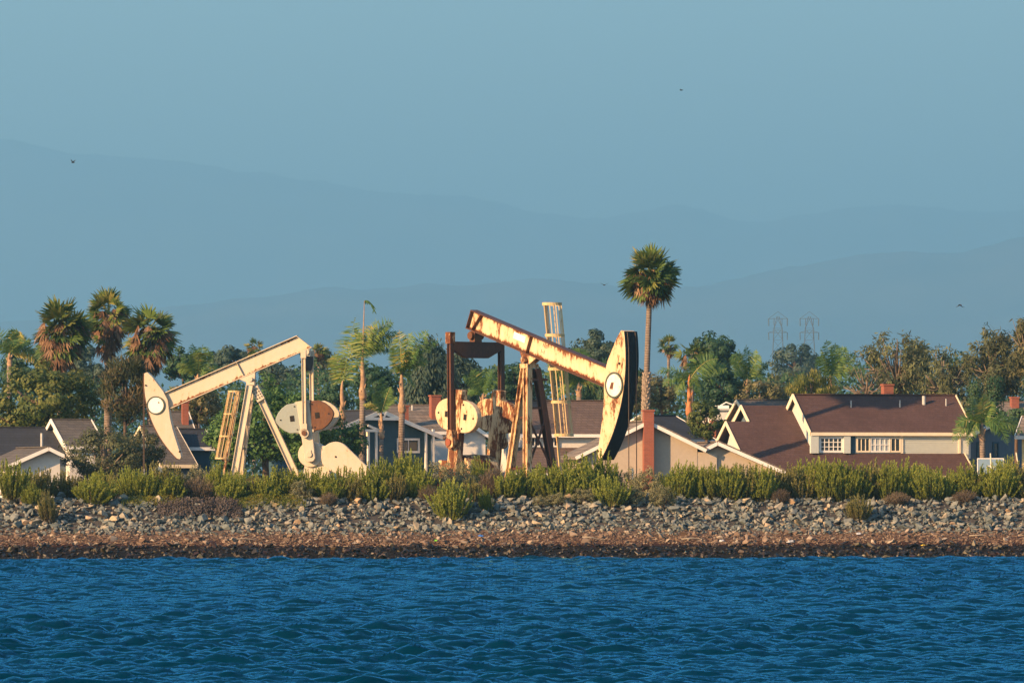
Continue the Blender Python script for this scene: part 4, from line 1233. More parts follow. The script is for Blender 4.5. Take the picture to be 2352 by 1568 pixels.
# ------------------------------------------------------------------ yard things
q = pt(2275, 1071, 331)
hoop = thing('basketball_hoop', 'basketball backboard of clear acrylic on a post beside the brown roofed house', 'basketball hoop', (q.x, 331, 1.3))
zb_ = q.z - 1.3
m, nt, out = new_mat('acrylic_board')
p = principled(nt, out, (0.20, 0.30, 0.40), 0.15, None); M['acrylic'] = m
bd = MB().box((0, 0, zb_), (1.5, .03, .96)).build('backboard', M['acrylic'], hoop)
b = MB()
for s in (-1, 1): b.box((s * .75, -.005, zb_), (.05, .05, 1.0)); b.box((0, -.005, zb_ + s * .48), (1.45, .045, .05))
b.build('board_frame', M['trim_white'], bd)
b = MB()
for s in (-1, 1): b.box((s * .2, -.025, zb_ - .12), (.04, .015, .34)); b.box((0, -.025, zb_ - .12 + s * .17), (.36, .014, .04))
b.build('target_square', M['trim_white'], bd)
MB().bar((0, .55, 0), (0, .55, zb_ - .1), .12, .12).build('post', M['rust_dark'], hoop)
MB().bar((0, .55, zb_ - .15), (0, .02, zb_ - .2), .1, .1).build('arm', M['rust_dark'], hoop)
b = MB(); b.tube([(.23 * math.cos(t), -.32 + .23 * math.sin(t), zb_ - .4) for t in np.linspace(0, 2 * math.pi, 17)], .014, 6); b.box((0, -.06, zb_ - .4), (.14, .1, .06)); b.build('rim', M['orange_paint'], hoop)

M['stake'] = plain('bleached_wood', (0.62, 0.56, 0.42), 0.9, 0.2, 6)
for (u0_, v0_, u1_, v1_, d_, lab) in ((2275, 1040, 2277, 1118, 292, 'straight bleached wooden stake standing in the shrubs before the backboard'),
                                  (2334, 1038, 2349, 1110, 292, 'leaning bleached wooden stake in the shrubs at the right edge')):
    p0_, p1_ = pt(u0_, v0_, d_), pt(u1_, v1_, d_); p1_.z = 2.6
    st_ = thing('wooden_stake', lab, 'stake', p1_, group='stakes among the shrubs')
    MB(p1_).tube([p1_, p1_ * .5 + p0_ * .5 + Vector((.03, 0, 0)), p0_], [.06, .05, .035], 7).build('shaft', M['stake'], st_)
q = pt(1690, 1055, 296)
# a pale pipe that runs along behind the shrubs
p0_ = Vector((-27, 291 + float(shear(np.array(-27.))), 3.02)); p1_ = Vector((27, 291 + float(shear(np.array(27.))), 3.02))
pl = thing('pipeline', 'pale pipe on low posts running along behind the shrubs', 'pipeline', (0, 291, 2.7))
MB(pl.location).tube([p0_, p0_ * .5 + p1_ * .5, p1_], .11, 10).build('pipe', M['cream'], pl)
for i in range(10):
    f = (i + .5) / 10; c_ = p0_ + (p1_ - p0_) * f
    MB(pl.location).bar((c_.x, c_.y, 2.5), (c_.x, c_.y, 2.95), .12, .12).build('support', M['rust_dark'], pl)

# ------------------------------------------------------------------ transmission towers far inland
M['lattice'] = plain('galvanised_lattice', (0.10, 0.115, 0.13), 0.7)
def tower(u, label):
    d_ = 2500.0; base = pt(u, 1088, d_); base.z = 1.2
    t = thing('transmission_tower', label, 'transmission tower', base, group='transmission towers on the skyline')
    H_ = pt(u, 716, d_).z - 1.2
    k_ = d_ / F
    def z_at(v): return pt(u, v, d_).z - 1.2
    prof = [(0, 6.0), (z_at(850), 2.6), (z_at(762), 1.9), (z_at(730), 1.5), (H_ - 2, .5)]
    b = MB()
    zs = np.linspace(0, H_ - 2, 15); ws = np.interp(zs, [p_[0] for p_ in prof], [p_[1] for p_ in prof])
    for i in range(14):
        c0 = [Vector((sx_ * ws[i], sy_ * ws[i], zs[i])) for sx_, sy_ in ((-1, -1), (1, -1), (1, 1), (-1, 1))]
        c1 = [Vector((sx_ * ws[i + 1], sy_ * ws[i + 1], zs[i + 1])) for sx_, sy_ in ((-1, -1), (1, -1), (1, 1), (-1, 1))]
        for j in range(4):
            j2 = (j + 1) % 4
            b.bar(c0[j], c1[j], .12, .12); b.bar(c0[j], c1[j2], .06, .06); b.bar(c0[j2], c1[j], .06, .06); b.bar(c1[j], c1[j2], .06, .06)
    b.build('lattice_mast', M['lattice'], t)
    for v in (731, 763):
        zz = z_at(v); hw_ = 21.5 * k_
        b = MB()
        b.bar((-hw_, 0, zz), (hw_, 0, zz), .2, .2); b.bar((-hw_, 0, zz), (0, 0, zz + (16 if v == 731 else 6) * k_), .14, .14); b.bar((hw_, 0, zz), (0, 0, zz + (16 if v == 731 else 6) * k_), .14, .14)
        arm = b.build('cross_arm', M['lattice'], t)
        for s in (-1, 1):
            MB().tube([(s * hw_, 0, zz), (s * hw_ * .98, 0, zz - 17 * k_)], .2, 6).build('insulator', M['lattice'], arm)
            if v == 731 or s > 0:
                MB().tube([(s * hw_ * .42, 0, zz), (s * hw_ * .42, 0, zz - 15 * k_)], .15, 6).build('insulator', M['lattice'], arm)
    return t
tower(1787, 'left one of two hazy lattice transmission towers on the skyline')
tower(1859, 'right one of two hazy lattice transmission towers on the skyline')

# ------------------------------------------------------------------ birds
M['bird'] = plain('dark_plumage', (0.03, 0.03, 0.035), 0.8)
def bird(u, v, d_, span, flap, head, label):
    p_ = pt(u, v, d_)
    t = thing('bird', label, 'bird', p_, head, group='birds in the sky')
    nseg = 9; vv = []; ff = []
    # one continuous skin: body rings with the wings grown out of the two sides
    prof = [(-.30, .004), (-.22, .03), (-.1, .055), (.02, .065), (.12, .055), (.19, .035), (.24, .03), (.28, .015), (.33, .003)]
    n = 8
    for x, r in prof:
        for j in range(n):
            t_ = 2 * math.pi * j / n; vv.append((0 + math.cos(t_) * r * span, x * span * .9, math.sin(t_) * r * span))
    for i in range(len(prof) - 1):
        for j in range(n):
            j2 = (j + 1) % n
            if i in (2, 3) and j in (7, 0, 3, 4): continue
            ff.append([i * n + j, i * n + j2, (i + 1) * n + j2, (i + 1) * n + j])
    for s, js in ((1, (7, 0, 1)), (-1, (3, 4, 5))):
        top_ = [2 * n + js[2] if s > 0 else 2 * n + js[0], 4 * n + (js[2] if s > 0 else js[0])]
        bot_ = [2 * n + (js[0] if s > 0 else js[2]), 4 * n + (js[0] if s > 0 else js[2])]
        prev = (top_[0], top_[1], bot_[1], bot_[0])
        for k_, (wx, ch, sw) in enumerate(((.18, .14, .02), (.34, .12, .03), (.5, .02, -.06))):
            zz = math.sin(flap) * wx * (1 if k_ < 2 else .8); b0_ = len(vv)
            vv += [(s * wx * span, (sw - ch / 2) * span, zz * span + .006 * span), (s * wx * span, (sw + ch / 2) * span, zz * span + .006 * span),
                   (s * wx * span, (sw + ch / 2) * span, zz * span - .006 * span), (s * wx * span, (sw - ch / 2) * span, zz * span - .006 * span)]
            cur = (b0_, b0_ + 1, b0_ + 2, b0_ + 3)
            for a_ in range(4):
                c_ = (a_ + 1) % 4; ff.append([prev[a_], prev[c_], cur[c_], cur[a_]])
            prev = cur
        ff.append(list(prev))
    MB().add(vv, ff).build('body', M['bird'], t, smooth=True)
bird(168, 373, 330, .5, .9, R(60), 'tiny dark bird high over the palm trees at the left')
bird(1565, 207, 420, .55, .3, R(70), 'tiny dark bird highest in the sky right of centre')
bird(1388, 654, 300, .5, .5, R(15), 'dark bird gliding just left of the tall fan palm crown')
bird(2205, 700, 320, .62, -.5, R(35), 'dark bird with drooped wings above the trees at the right')

# ------------------------------------------------------------------ foliage toolkit
def unit(a):
    return a / np.maximum(np.linalg.norm(a, axis=-1, keepdims=True), 1e-9)

def rdir(rg, n):
    return unit(rg.normal(size=(n, 3)))

def blades(c, along, nrm, L, W, tip=0.25):
    """one tapered quad per leaf: c base, along direction, nrm leaf normal"""
    along = unit(along); side = unit(np.cross(along, nrm))
    L = np.asarray(L)[:, None]; W = np.asarray(W)[:, None]
    v = np.stack([c - side * W * .35, c + along * L * .45 - side * W * .5, c + along * L - side * W * .5 * tip, c + along * L + side * W * .5 * tip,
                  c + along * L * .45 + side * W * .5, c + side * W * .35], 1)
    return v                       # (n,6,3) : two quads each

def blades_mesh(name, v, tint):
    n = len(v)
    i = np.arange(n)[:, None] * 6
    f = np.concatenate([i + np.array([[0, 1, 4, 5]]), i + np.array([[1, 2, 3, 4]])], 1).reshape(-1, 4)
    return np_mesh(name, v.reshape(-1, 3), f, np.repeat(tint, 2))

def quads(c, nrm, rg, L, W):
    n = len(c)
    a = unit(np.cross(nrm, rdir(rg, n))); b_ = np.cross(nrm, a)
    a = a * (np.asarray(L) / 2)[:, None]; b_ = b_ * (np.asarray(W) / 2)[:, None]
    return np.stack([c - a, c + b_, c + a, c - b_], 1)      # diamond leaves

def quads_mesh(name, v, tint):
    return np_mesh(name, v.reshape(-1, 3), np.arange(len(v) * 4).reshape(-1, 4), tint)

G = lambda *s: s
LM = {}
LM['green'] = leaf_mat('green_leaves', [(0, (0.0338, 0.0788, 0.0225)), (.5, (0.0750, 0.1594, 0.0413)), (1, (0.1594, 0.2531, 0.0656))])
LM['deep'] = leaf_mat('deep_green_leaves', [(0, (0.0180, 0.0540, 0.0288)), (.5, (0.0396, 0.0936, 0.0432)), (1, (0.0900, 0.1530, 0.0630))])
LM['gold'] = leaf_mat('yellow_green_leaves', [(0, (0.0367, 0.0700, 0.0233)), (.5, (0.1000, 0.1334, 0.0333)), (.8, (0.2334, 0.2334, 0.0584)), (1, (0.4335, 0.3335, 0.0918))])
LM['olive'] = leaf_mat('olive_leaves', [(0, (0.0698, 0.0810, 0.0386)), (.5, (0.1320, 0.1378, 0.0624)), (1, (0.2484, 0.2106, 0.0966))])
LM['brown'] = leaf_mat('browning_leaves', [(0, (0.0557, 0.0557, 0.0321)), (.45, (0.1013, 0.1172, 0.0556)), (.75, (0.1620, 0.1832, 0.0741)), (1, (0.2430, 0.2344, 0.1050))])
LM['pine'] = leaf_mat('pine_needles', [(0, (0.0259, 0.0421, 0.0194)), (.5, (0.0616, 0.0745, 0.0324)), (.8, (0.1296, 0.1054, 0.0518)), (1, (0.2106, 0.1458, 0.0810))])
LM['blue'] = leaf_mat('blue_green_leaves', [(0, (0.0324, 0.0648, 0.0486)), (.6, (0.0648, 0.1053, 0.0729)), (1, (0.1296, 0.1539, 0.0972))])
LM['frond'] = leaf_mat('palm_fronds', [(0, (0.0359, 0.0860, 0.0259)), (.55, (0.0942, 0.1843, 0.0482)), (.85, (0.2242, 0.2867, 0.0649)), (1, (0.5830, 0.4095, 0.1019))], .3, .45, .1)
LM['fan'] = leaf_mat('fan_palm_leaves', [(0, (0.0330, 0.0705, 0.0217)), (.6, (0.1061, 0.1663, 0.0399)), (1, (0.3299, 0.2937, 0.0816))], .2, .45, .1)
LM['dead'] = leaf_mat('dead_palm_leaves', [(0, (0.0688, 0.0375, 0.0250)), (.5, (0.1875, 0.1063, 0.0625)), (1, (0.3750, 0.2500, 0.1500))], .15, .8, .15)
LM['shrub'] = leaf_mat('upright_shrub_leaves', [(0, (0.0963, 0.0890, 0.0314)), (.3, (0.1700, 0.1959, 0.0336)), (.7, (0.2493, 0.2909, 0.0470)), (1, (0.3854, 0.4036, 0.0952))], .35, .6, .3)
LM['shrub_dull'] = leaf_mat('dull_shrub_leaves', [(0, (0.0978, 0.0747, 0.0403)), (.4, (0.1725, 0.1667, 0.0517)), (.8, (0.2415, 0.2300, 0.0747)), (1, (0.3450, 0.2875, 0.1150))], .3, .6, .3)
LM['sage'] = leaf_mat('grey_green_shrub_leaves', [(0, (0.1013, 0.1046, 0.0607)), (.5, (0.2110, 0.2110, 0.1098)), (1, (0.3544, 0.3375, 0.1773))], .2, .7, .3)
LM['dry'] = leaf_mat('dry_shrub_twigs', [(0, (0.0660, 0.0484, 0.0370)), (.5, (0.1440, 0.1102, 0.0766)), (1, (0.2520, 0.2083, 0.1386))], .1, .9, .3)
LM['ice'] = leaf_mat('ice_plant_leaves', [(0, (0.0540, 0.0840, 0.0144)), (.5, (0.1440, 0.1680, 0.0240)), (.75, (0.2640, 0.1800, 0.0240)), (1, (0.3600, 0.1680, 0.0360))], .2, .5, .5)
LM['ash'] = leaf_mat('dead_grey_brush', [(0, (0.0540, 0.0456, 0.0432)), (.6, (0.1200, 0.1020, 0.0960)), (1, (0.1920, 0.1680, 0.1560))], 0, .9, .3)
M['bark'] = plain('brown_bark', (0.10, 0.07, 0.05), 0.95, 0.4, 5)
M['bark_pale'] = plain('pale_bark', (0.17, 0.135, 0.10), 0.95, 0.3, 5)
m, nt, out = new_mat('palm_trunk')
tc = nt.nodes.new('ShaderNodeTexCoord'); sx = nt.nodes.new('ShaderNodeSeparateXYZ'); nt.links.new(tc.outputs['Object'], sx.inputs[0])
n1 = noise(nt, coords(nt, (3, 3, 1)), 3.0, 5)
w = math_n(nt, 'SINE', math_n(nt, 'ADD', math_n(nt, 'MULTIPLY', sx.outputs[2], 42.0), math_n(nt, 'MULTIPLY', n1, 5.0)))
wv_ = math_n(nt, 'ADD', math_n(nt, 'MULTIPLY', w, .22), n1)
r = ramp(nt, [(0.2, (.115, .09, .075)), (.8, (.27, .215, .17))]); nt.links.new(wv_, r.inputs[0])
principled(nt, out, r.outputs[0], .95, wv_, .5, .03, .1)
M['palm_trunk'] = m
M['crownshaft'] = plain('crownshaft', (0.34, 0.22, 0.13), 0.8, 0.35, 4)
M['crownshaft_orange'] = plain('orange_crownshaft', (0.42, 0.17, 0.06), 0.7, 0.35, 4)
M['boot'] = plain('palm_boots', (0.29, 0.23, 0.175), 0.9, 0.3, 6)

# ------------------------------------------------------------------ broadleaf trees
def tree(u, v, ru, rv, d, label, leaf='green', n=5200, size=.24, clumps=46, seed=1, cr=.30, droop=0.0, aspect=.62, bark='bark', name='tree', cat='tree', shape='round', gap=0.0, base_v=None, limbs=12, group=None, ground=1.2, spiky=0.0):
    rg = np.random.default_rng(seed * 13 + 5)
    c = pt(u, v, d); rx = ru / px(d); rz = rv / px(d); ry = rx * .9
    base = Vector((c.x, c.y, ground))
    root = thing(name, label, cat, base, group=group)
    # clump centres through the crown's volume, crowded towards the outside
    dirs = rdir(rg, clumps * 3)
    if shape == 'dome': dirs[:, 2] = np.abs(dirs[:, 2]) * 1.0 - .25; dirs = unit(dirs)
    if shape == 'front': pass
    rad = rg.uniform(.35, 1.0, len(dirs)) ** .55
    cc = dirs * rad[:, None]
    cc = cc[np.argsort(rg.random(len(cc)))][:clumps]
    if shape == 'cone':
        zz = cc[:, 2]; k_ = np.clip((1 - zz) / 2, .06, 1) ** .8; cc[:, 0] *= k_ * 1.3; cc[:, 1] *= k_ * 1.3
    if shape == 'column':
        zz = rg.uniform(-1, 1, len(cc)); k_ = np.clip(np.sqrt(np.clip(1 - zz ** 4, 0.02, 1)), .15, 1); a_ = rg.uniform(0, 6.28, len(cc)); cc = np.stack([np.cos(a_) * k_ * .7, np.sin(a_) * k_ * .7, zz], -1)
    cs = rg.uniform(.6, 1.25, clumps) * cr
    ctr = np.array([c.x, c.y, c.z]) - np.array(base)
    S = np.array([rx, ry, rz])
    per = max(8, n // clumps)
    P = []; Nn = []; T = []
    for i in range(clumps):
        k_ = int(per * rg.uniform(.6, 1.4))
        dd = rdir(rg, k_)
        rr = cs[i] * rg.uniform(.45, 1.0, k_) ** .5
        mean_r = (rx + rz) / 2
        pos = cc[i] * S * (1 - cs[i] * .55) + dd * rr[:, None] * mean_r * np.array([1.15, 1.15, .85])
        if droop: pos[:, 2] -= droop * np.abs(rg.normal(size=k_)) * mean_r * .35
        P.append(pos); nn = unit(dd * 1.0 + cc[i] * .5 + rdir(rg, k_) * .38); Nn.append(nn)
        ct = rg.uniform(.15, .75)
        T.append(np.clip(ct + rg.normal(0, .16, k_) + .12 * dd[:, 2], 0, 1))
    P = np.concatenate(P) + ctr; Nn = np.concatenate(Nn); T = np.concatenate(T)
    keep = P[:, 2] > 0.1
    if gap: keep &= (fbm(P[:, 0] * .8 + seed, P[:, 2] * .8 + P[:, 1] * .5, 3, seed) > -gap_level(gap))
    P, Nn, T = P[keep], Nn[keep], T[keep]
    L = size * rg.uniform(.6, 1.35, len(P)); W = L * aspect
    if droop or spiky:
        al = unit(rdir(rg, len(P)) * .6 + (np.array([0, 0, -droop * 1.6]) if droop else np.array([0, 0, 1.0 * spiky])) + Nn * .35)
        me = blades_mesh('crown', blades(P, al, Nn, L * 1.5, W * .7), T)
    else:
        me = quads_mesh('crown', quads(P, Nn, rg, L, W), T)
    mobj('crown', me, LM[leaf], root)
    # trunk and limbs
    b = MB(); top_ = Vector(ctr)
    tr = max(.12, rx * .07)
    b.tube([(0, 0, -.1), (rg.normal() * .1, 0, top_.z * .4), (top_.x + rg.normal() * .1, top_.y, max(.4, top_.z - rz * .2)), (top_.x, top_.y, top_.z + rz * .45)], [tr * 1.3, tr, tr * .75, tr * .25], 8)
    for i in range(min(limbs, clumps)):
        e_ = Vector(cc[i] * S * .92) + top_
        s_ = Vector((top_.x * .8, top_.y * .8, max(.5, top_.z - rz * rg.uniform(.1, .9))))
        mdl = s_ * .5 + e_ * .5 + Vector((0, 0, -.08 * rz))
        b.tube([s_, mdl, e_], [tr * .5, tr * .33, tr * .1], 5)
    b.build('trunk', M[bark], root, smooth=True)
    return root
def gap_level(g): return .55 - g

# ------------------------------------------------------------------ palms
def fan_palm(u, v, d, crown_px, trunk_u, label, seed, top_v, bot_v, n_live=34, n_dead=46, trunk_r=.2, boots=False, ground=1.2, skirt=1.0, group='fan palms'):
    """fan palm: u, v is the heart of the crown"""
    rg = np.random.default_rng(seed)
    c = pt(u, v, d); cr = crown_px / px(d)
    base = pt(trunk_u, 1088, d); base.z = ground
    root = thing('fan_palm', label, 'palm tree', base, group=group)
    ctr = np.array([c.x - base.x, c.y - base.y, c.z - ground])
    hz_ = (v - top_v) / px(d); dz_ = (bot_v - v) / px(d)
    def fans(nm, mat, els, reach, fr, dead):
        V = []; T = []; leaves_ = []
        for i, el in enumerate(els):
            V = []; T = []
            az = rg.uniform(0, 2 * math.pi)
            dr = np.array([math.cos(az) * math.cos(el), math.sin(az) * math.cos(el), math.sin(el)])
            rch = reach * rg.uniform(.75, 1.1)
            hub = ctr + dr * np.array([cr, cr, hz_ if el > 0 else dz_]) * rch
            # petiole
            st = ctr + np.array([0, 0, -.15 if not dead else -.3]) * 1.0
            sd = unit(np.cross(dr, np.array([0, 0, 1.0])) + 1e-6)
            w_ = .02
            mid_ = (st + hub) / 2 + np.array([0, 0, .12 * cr])
            for a_, b_ in ((st, mid_), (mid_, hub)):
                V.append(np.stack([a_ - sd * w_, (a_ + b_) / 2 - sd * w_, b_ - sd * w_, b_ + sd * w_, (a_ + b_) / 2 + sd * w_, a_ + sd * w_])[None]); T.append([.75])
            # fan: blades spread in the plane of dr and sd, tips drooping
            nb = 15 if not dead else 11; an = np.linspace(-1.35, 1.35, nb) * (1.0 if not dead else .6)
            fwd = unit(dr + np.array([0, 0, -.25 if not dead else -1.5]))
            rl = rg.uniform(-.9, .9); sd = unit(sd * math.cos(rl) + np.cross(fwd, sd) * math.sin(rl)); nrm = unit(np.cross(sd, fwd))
            al = np.cos(an)[:, None] * fwd + np.sin(an)[:, None] * sd + np.array([0, 0, -.16 if not dead else -.35]) + rg.normal(0, .07, (nb, 3))
            L = fr * cr * rg.uniform(.82, 1.08, nb) * (.8 + .2 * np.cos(an)) * (1 if not dead else rg.uniform(.6, 1.15)); W = L * (.17 if not dead else .11)
            V.append(blades(np.repeat(hub[None], nb, 0), al, np.repeat(nrm[None], nb, 0) + rg.normal(0, .25, (nb, 3)), L, W, .12))
            T.append(np.clip(rg.uniform(.15, .85) + rg.normal(0, .1, nb) + (.12 if el > .5 else 0), 0, 1))
            leaves_.append((np.concatenate(V), np.concatenate([np.asarray(t) for t in T])))
        if px(d) > 34:        # near enough to tell the leaves apart
            grp = bpy.data.objects.new(nm, None); link(grp, root)
            for v_, t_ in leaves_: mobj('dead_frond' if dead else 'frond', blades_mesh('frond', v_, t_), mat, grp)
        else:
            mobj(nm, blades_mesh(nm, np.concatenate([x[0] for x in leaves_]), np.concatenate([x[1] for x in leaves_])), mat, root)
    fans('crown', LM['fan'], np.arcsin(rg.uniform(-.72, 1.0, n_live)), .58, .60, False)
    if n_dead:
        fans('skirt', LM['dead'], np.concatenate([rg.uniform(-1.5, -.2, n_dead * 2 // 3), rg.uniform(-.5, .45, n_dead - n_dead * 2 // 3)]), .56 * skirt, .50, True)
    b = MB()
    tt = np.linspace(0, 1, 9); pts_ = [(ctr[0] * t_ ** 1.5, ctr[1] * t_, -0.1 + (ctr[2] + .1) * t_) for t_ in tt]
    b.tube(pts_, [trunk_r * (1.15 - .3 * t_) for t_ in tt], 12)
    b.build('trunk', M['palm_trunk'], root, smooth=True)
    if boots:
        zb0, zb1 = boots
        nb = 150
        for i in range(nb):
            t_ = i / nb; z_ = zb0 + (zb1 - zb0) * t_; az = i * 2.4
            q_ = Vector((ctr[0] * (z_ / ctr[2]) ** 1.5, 0, z_)); dr = Vector((math.cos(az), math.sin(az), 0)); sd = Vector((-math.sin(az), math.cos(az), 0))
            rr = trunk_r * 1.0
            MB().add([q_ + dr * rr - sd * .1, q_ + dr * rr + sd * .1, q_ + dr * (rr + .11) + Vector((0, 0, .26)) - sd * .05, q_ + dr * (rr + .11) + Vector((0, 0, .26)) + sd * .05, q_ + dr * (rr * .8) + Vector((0, 0, .2)) - sd * .1, q_ + dr * (rr * .8) + Vector((0, 0, .2)) + sd * .1],
                     [[0, 1, 3, 2], [2, 3, 5, 4], [0, 2, 4], [1, 5, 3]]).build('boot', M['boot'], root)
    return root

def feather_palm(u, base_v, d, trunk_u, label, fronds, seed, trunk_r=.16, leaf='frond', ground=1.2, shaft='crownshaft', shaft_len=1.3, extra=0, ex_len=2.4, spear=None, group='feather palms', bulge=True, lw=1.0):
    """fronds: list of (du, dv, sag) tips in picture pixels from the crown base, dy depth; spear: (du, dv)"""
    rg = np.random.default_rng(seed)
    c = pt(u, base_v, d); base = pt(trunk_u, 1088, d); base.z = ground
    root = thing('feather_palm', label, 'palm tree', base, group=group)
    o = np.array([c.x - base.x, 0, c.z - ground]); k_ = 1 / px(d)
    fl = []
    for f in fronds:
        du, dv, sag = f[:3]; dy = f[3] if len(f) > 3 else rg.normal() * .5
        fl.append((np.array([du * k_, dy, -dv * k_]), sag))
    for i in range(extra):
        az = rg.uniform(0, 6.28); el = rg.uniform(.0, 1.2)
        fl.append((np.array([math.cos(az) * math.cos(el), math.sin(az) * math.cos(el), math.sin(el)]) * ex_len * rg.uniform(.7, 1.1), rg.uniform(.3, .6)))
    grp = bpy.data.objects.new('crown', None); link(grp, root)
    for tip, sag in fl:
        V = []; T = []
        n = 30; t = np.linspace(0, 1, n)
        ln = np.linalg.norm(tip)
        p0 = o; p2 = o + tip; p1 = o + tip * .5 + np.array([0, 0, sag * ln])
        curve = ((1 - t) ** 2)[:, None] * p0 + (2 * t * (1 - t))[:, None] * p1 + (t ** 2)[:, None] * p2
        tan = unit(np.gradient(curve, axis=0)); up0 = np.array([0, 0, 1.0])
        sd = np.cross(tan, up0); bad = np.linalg.norm(sd, axis=1) < .25
        sd[bad] = 0; sd = unit(.6 * unit(sd + 1e-9) + .55 * np.cross(tan, np.array([0, -1.0, 0])))
        # twist so that the blade shows a face to the camera
        tw = rg.uniform(-.5, .5); nn = unit(np.cross(sd, tan)); sd = unit(sd * math.cos(tw) + nn * math.sin(tw)); nn = unit(np.cross(sd, tan))
        tint0 = rg.uniform(.3, .85)
        # rachis
        w_ = .025 * (1 - .7 * t)
        for i in range(n - 1):
            a_, b_ = curve[i], curve[i + 1]; s_ = sd[i]
            V.append(np.stack([a_ - s_ * w_[i], (a_ + b_) / 2 - s_ * w_[i], b_ - s_ * w_[i + 1], b_ + s_ * w_[i + 1], (a_ + b_) / 2 + s_ * w_[i], a_ + s_ * w_[i]])[None]); T.append(np.array([.85]))
        m2 = 2
        for sgn in (-1, 1):
            for j in range(m2):
                tt = np.clip(t[3:] + rg.uniform(-.015, .015, n - 3), 0, 1); idx = np.minimum((tt * (n - 1)).astype(int), n - 1)
                L = .38 * ln ** .5 * lw * np.sin(np.clip(tt * .95 + .08, 0, 1) * math.pi) ** .6 * rg.uniform(.8, 1.15, len(tt)) + .05
                al = sd[idx] * sgn + tan[idx] * rg.uniform(.3, .65, (len(tt), 1)) + nn[idx] * rg.normal(.05, .2, (len(tt), 1)) + np.array([0, 0, -.38])
                V.append(blades(curve[idx], al, nn[idx] + rg.normal(0, .3, (len(tt), 3)), L, np.full(len(tt), .036 * lw + .01), .15))
                T.append(np.clip(tint0 + rg.normal(0, .14, len(tt)), 0, .9))
        mobj('frond', blades_mesh('frond', np.concatenate(V), np.concatenate(T)), LM[leaf], grp)
    if spear is not None:
        s0 = Vector(o); s1 = s0 + Vector((spear[0] * k_, 0, -spear[1] * k_))
        b = MB(); b.tube([s0, s0 * .5 + s1 * .5, s1], [.06, .045, .02], 6); b.build('spear_leaf', M['crownshaft'], root)
        n_ = 40; t_ = np.linspace(0, 1, n_); w0 = np.array(s1); p_ = w0 + np.stack([t_ * 22 * k_, np.zeros(n_), 4 * k_ * np.sin(t_ * 2.2) - 24 * k_ * t_ ** 2], -1)
        mobj('broken_tip', blades_mesh('broken_tip', blades(p_, np.stack([.5 + rg.normal(0, .2, n_), rg.normal(0, .3, n_), -1 + .6 * (1 - t_)], -1), np.tile(np.array([0, -1.0, .2]), (n_, 1)), np.full(n_, .32), np.full(n_, .07), .2), np.full(n_, .3)), LM['frond'], root)
    b = MB(); h = o[2] - shaft_len
    tt = np.linspace(0, 1, 7); b.tube([(o[0] * t_, 0, -.1 + (h + .1) * t_) for t_ in tt], [trunk_r * (1.1 - .12 * t_) for t_ in tt], 12)
    b.build('trunk', M['palm_trunk'], root, smooth=True)
    b = MB(); x0 = o[0]
    prof = [(0, 1.0), (.08, 1.45 if bulge else 1.0), (.22, 1.25 if bulge else 1.05), (.3, .95), (.5, .85), (.75, .72), (1.0, .5), (1.18, .2)]
    b.tube([(x0 + .03 * math.sin(i * 2), 0, h - .05 + shaft_len * f) for i, (f, _) in enumerate(prof)], [trunk_r * r_ for _, r_ in prof], 10)
    b.build('crownshaft', M[shaft], root, smooth=True)
    # torn leaf bases
    for i in range(5):
        az = i * 1.26 + seed; f = .1 + .15 * i; q_ = Vector((x0, 0, h + shaft_len * f)); dr = Vector((math.cos(az), math.sin(az), 0))
        MB().tube([q_ + dr * trunk_r * .7, q_ + dr * trunk_r * 1.1 + Vector((0, 0, .16)), q_ + dr * trunk_r * 1.5 + Vector((0, 0, .3))], [.06, .045, .012], 5).build('leaf_base', M[shaft], root)
    return root

# fan palms
fan_palm(140, 760, 352, 70, 142, 'broad fan palm with long dead skirt, leftmost of the three by the left edge', 31, 682, 858, n_live=60, n_dead=120, trunk_r=.26, skirt=1.25)
fan_palm(250, 722, 356, 53, 247, 'tallest fan palm in the middle of the three at the left', 32, 656, 850, n_live=54, n_dead=105, trunk_r=.24, skirt=1.2)
fan_palm(345, 768, 348, 66, 348, 'fan palm with ragged brown skirt, rightmost of the three above the dipped head', 33, 690, 868, n_live=56, n_dead=120, trunk_r=.25, skirt=1.25)
zb0 = pt(1480, 1020, 336.6).z - 1.2; zb1 = pt(1480, 862, 336.6).z - 1.2
fan_palm(1494, 633, 336.6, 68, 1478, 'tall slender fan palm with round crown standing alone right of the pumpjack head', 34, 567, 715, n_live=70, n_dead=70, trunk_r=.18, boots=(zb0, zb1), skirt=1.0)
fan_palm(1536, 793, 520, 26, 1534, 'small distant fan palm just right of the tall palm trunk', 35, 770, 830, n_live=30, n_dead=24, trunk_r=.15)
fan_palm(1590, 812, 420, 40, 1588, 'mid height fan palm with pale drooping leaves above the orange palm shaft', 36, 786, 872, n_live=26, n_dead=22, trunk_r=.17)
fan_palm(584, 797, 500, 24, 584, 'distant fan palm peeping over the cream beam', 37, 778, 836, n_live=26, n_dead=26, trunk_r=.16)
fan_palm(732, 806, 480, 26, 732, 'distant fan palm just right of the cream beam end', 38, 786, 850, n_live=24, n_dead=30, trunk_r=.16)

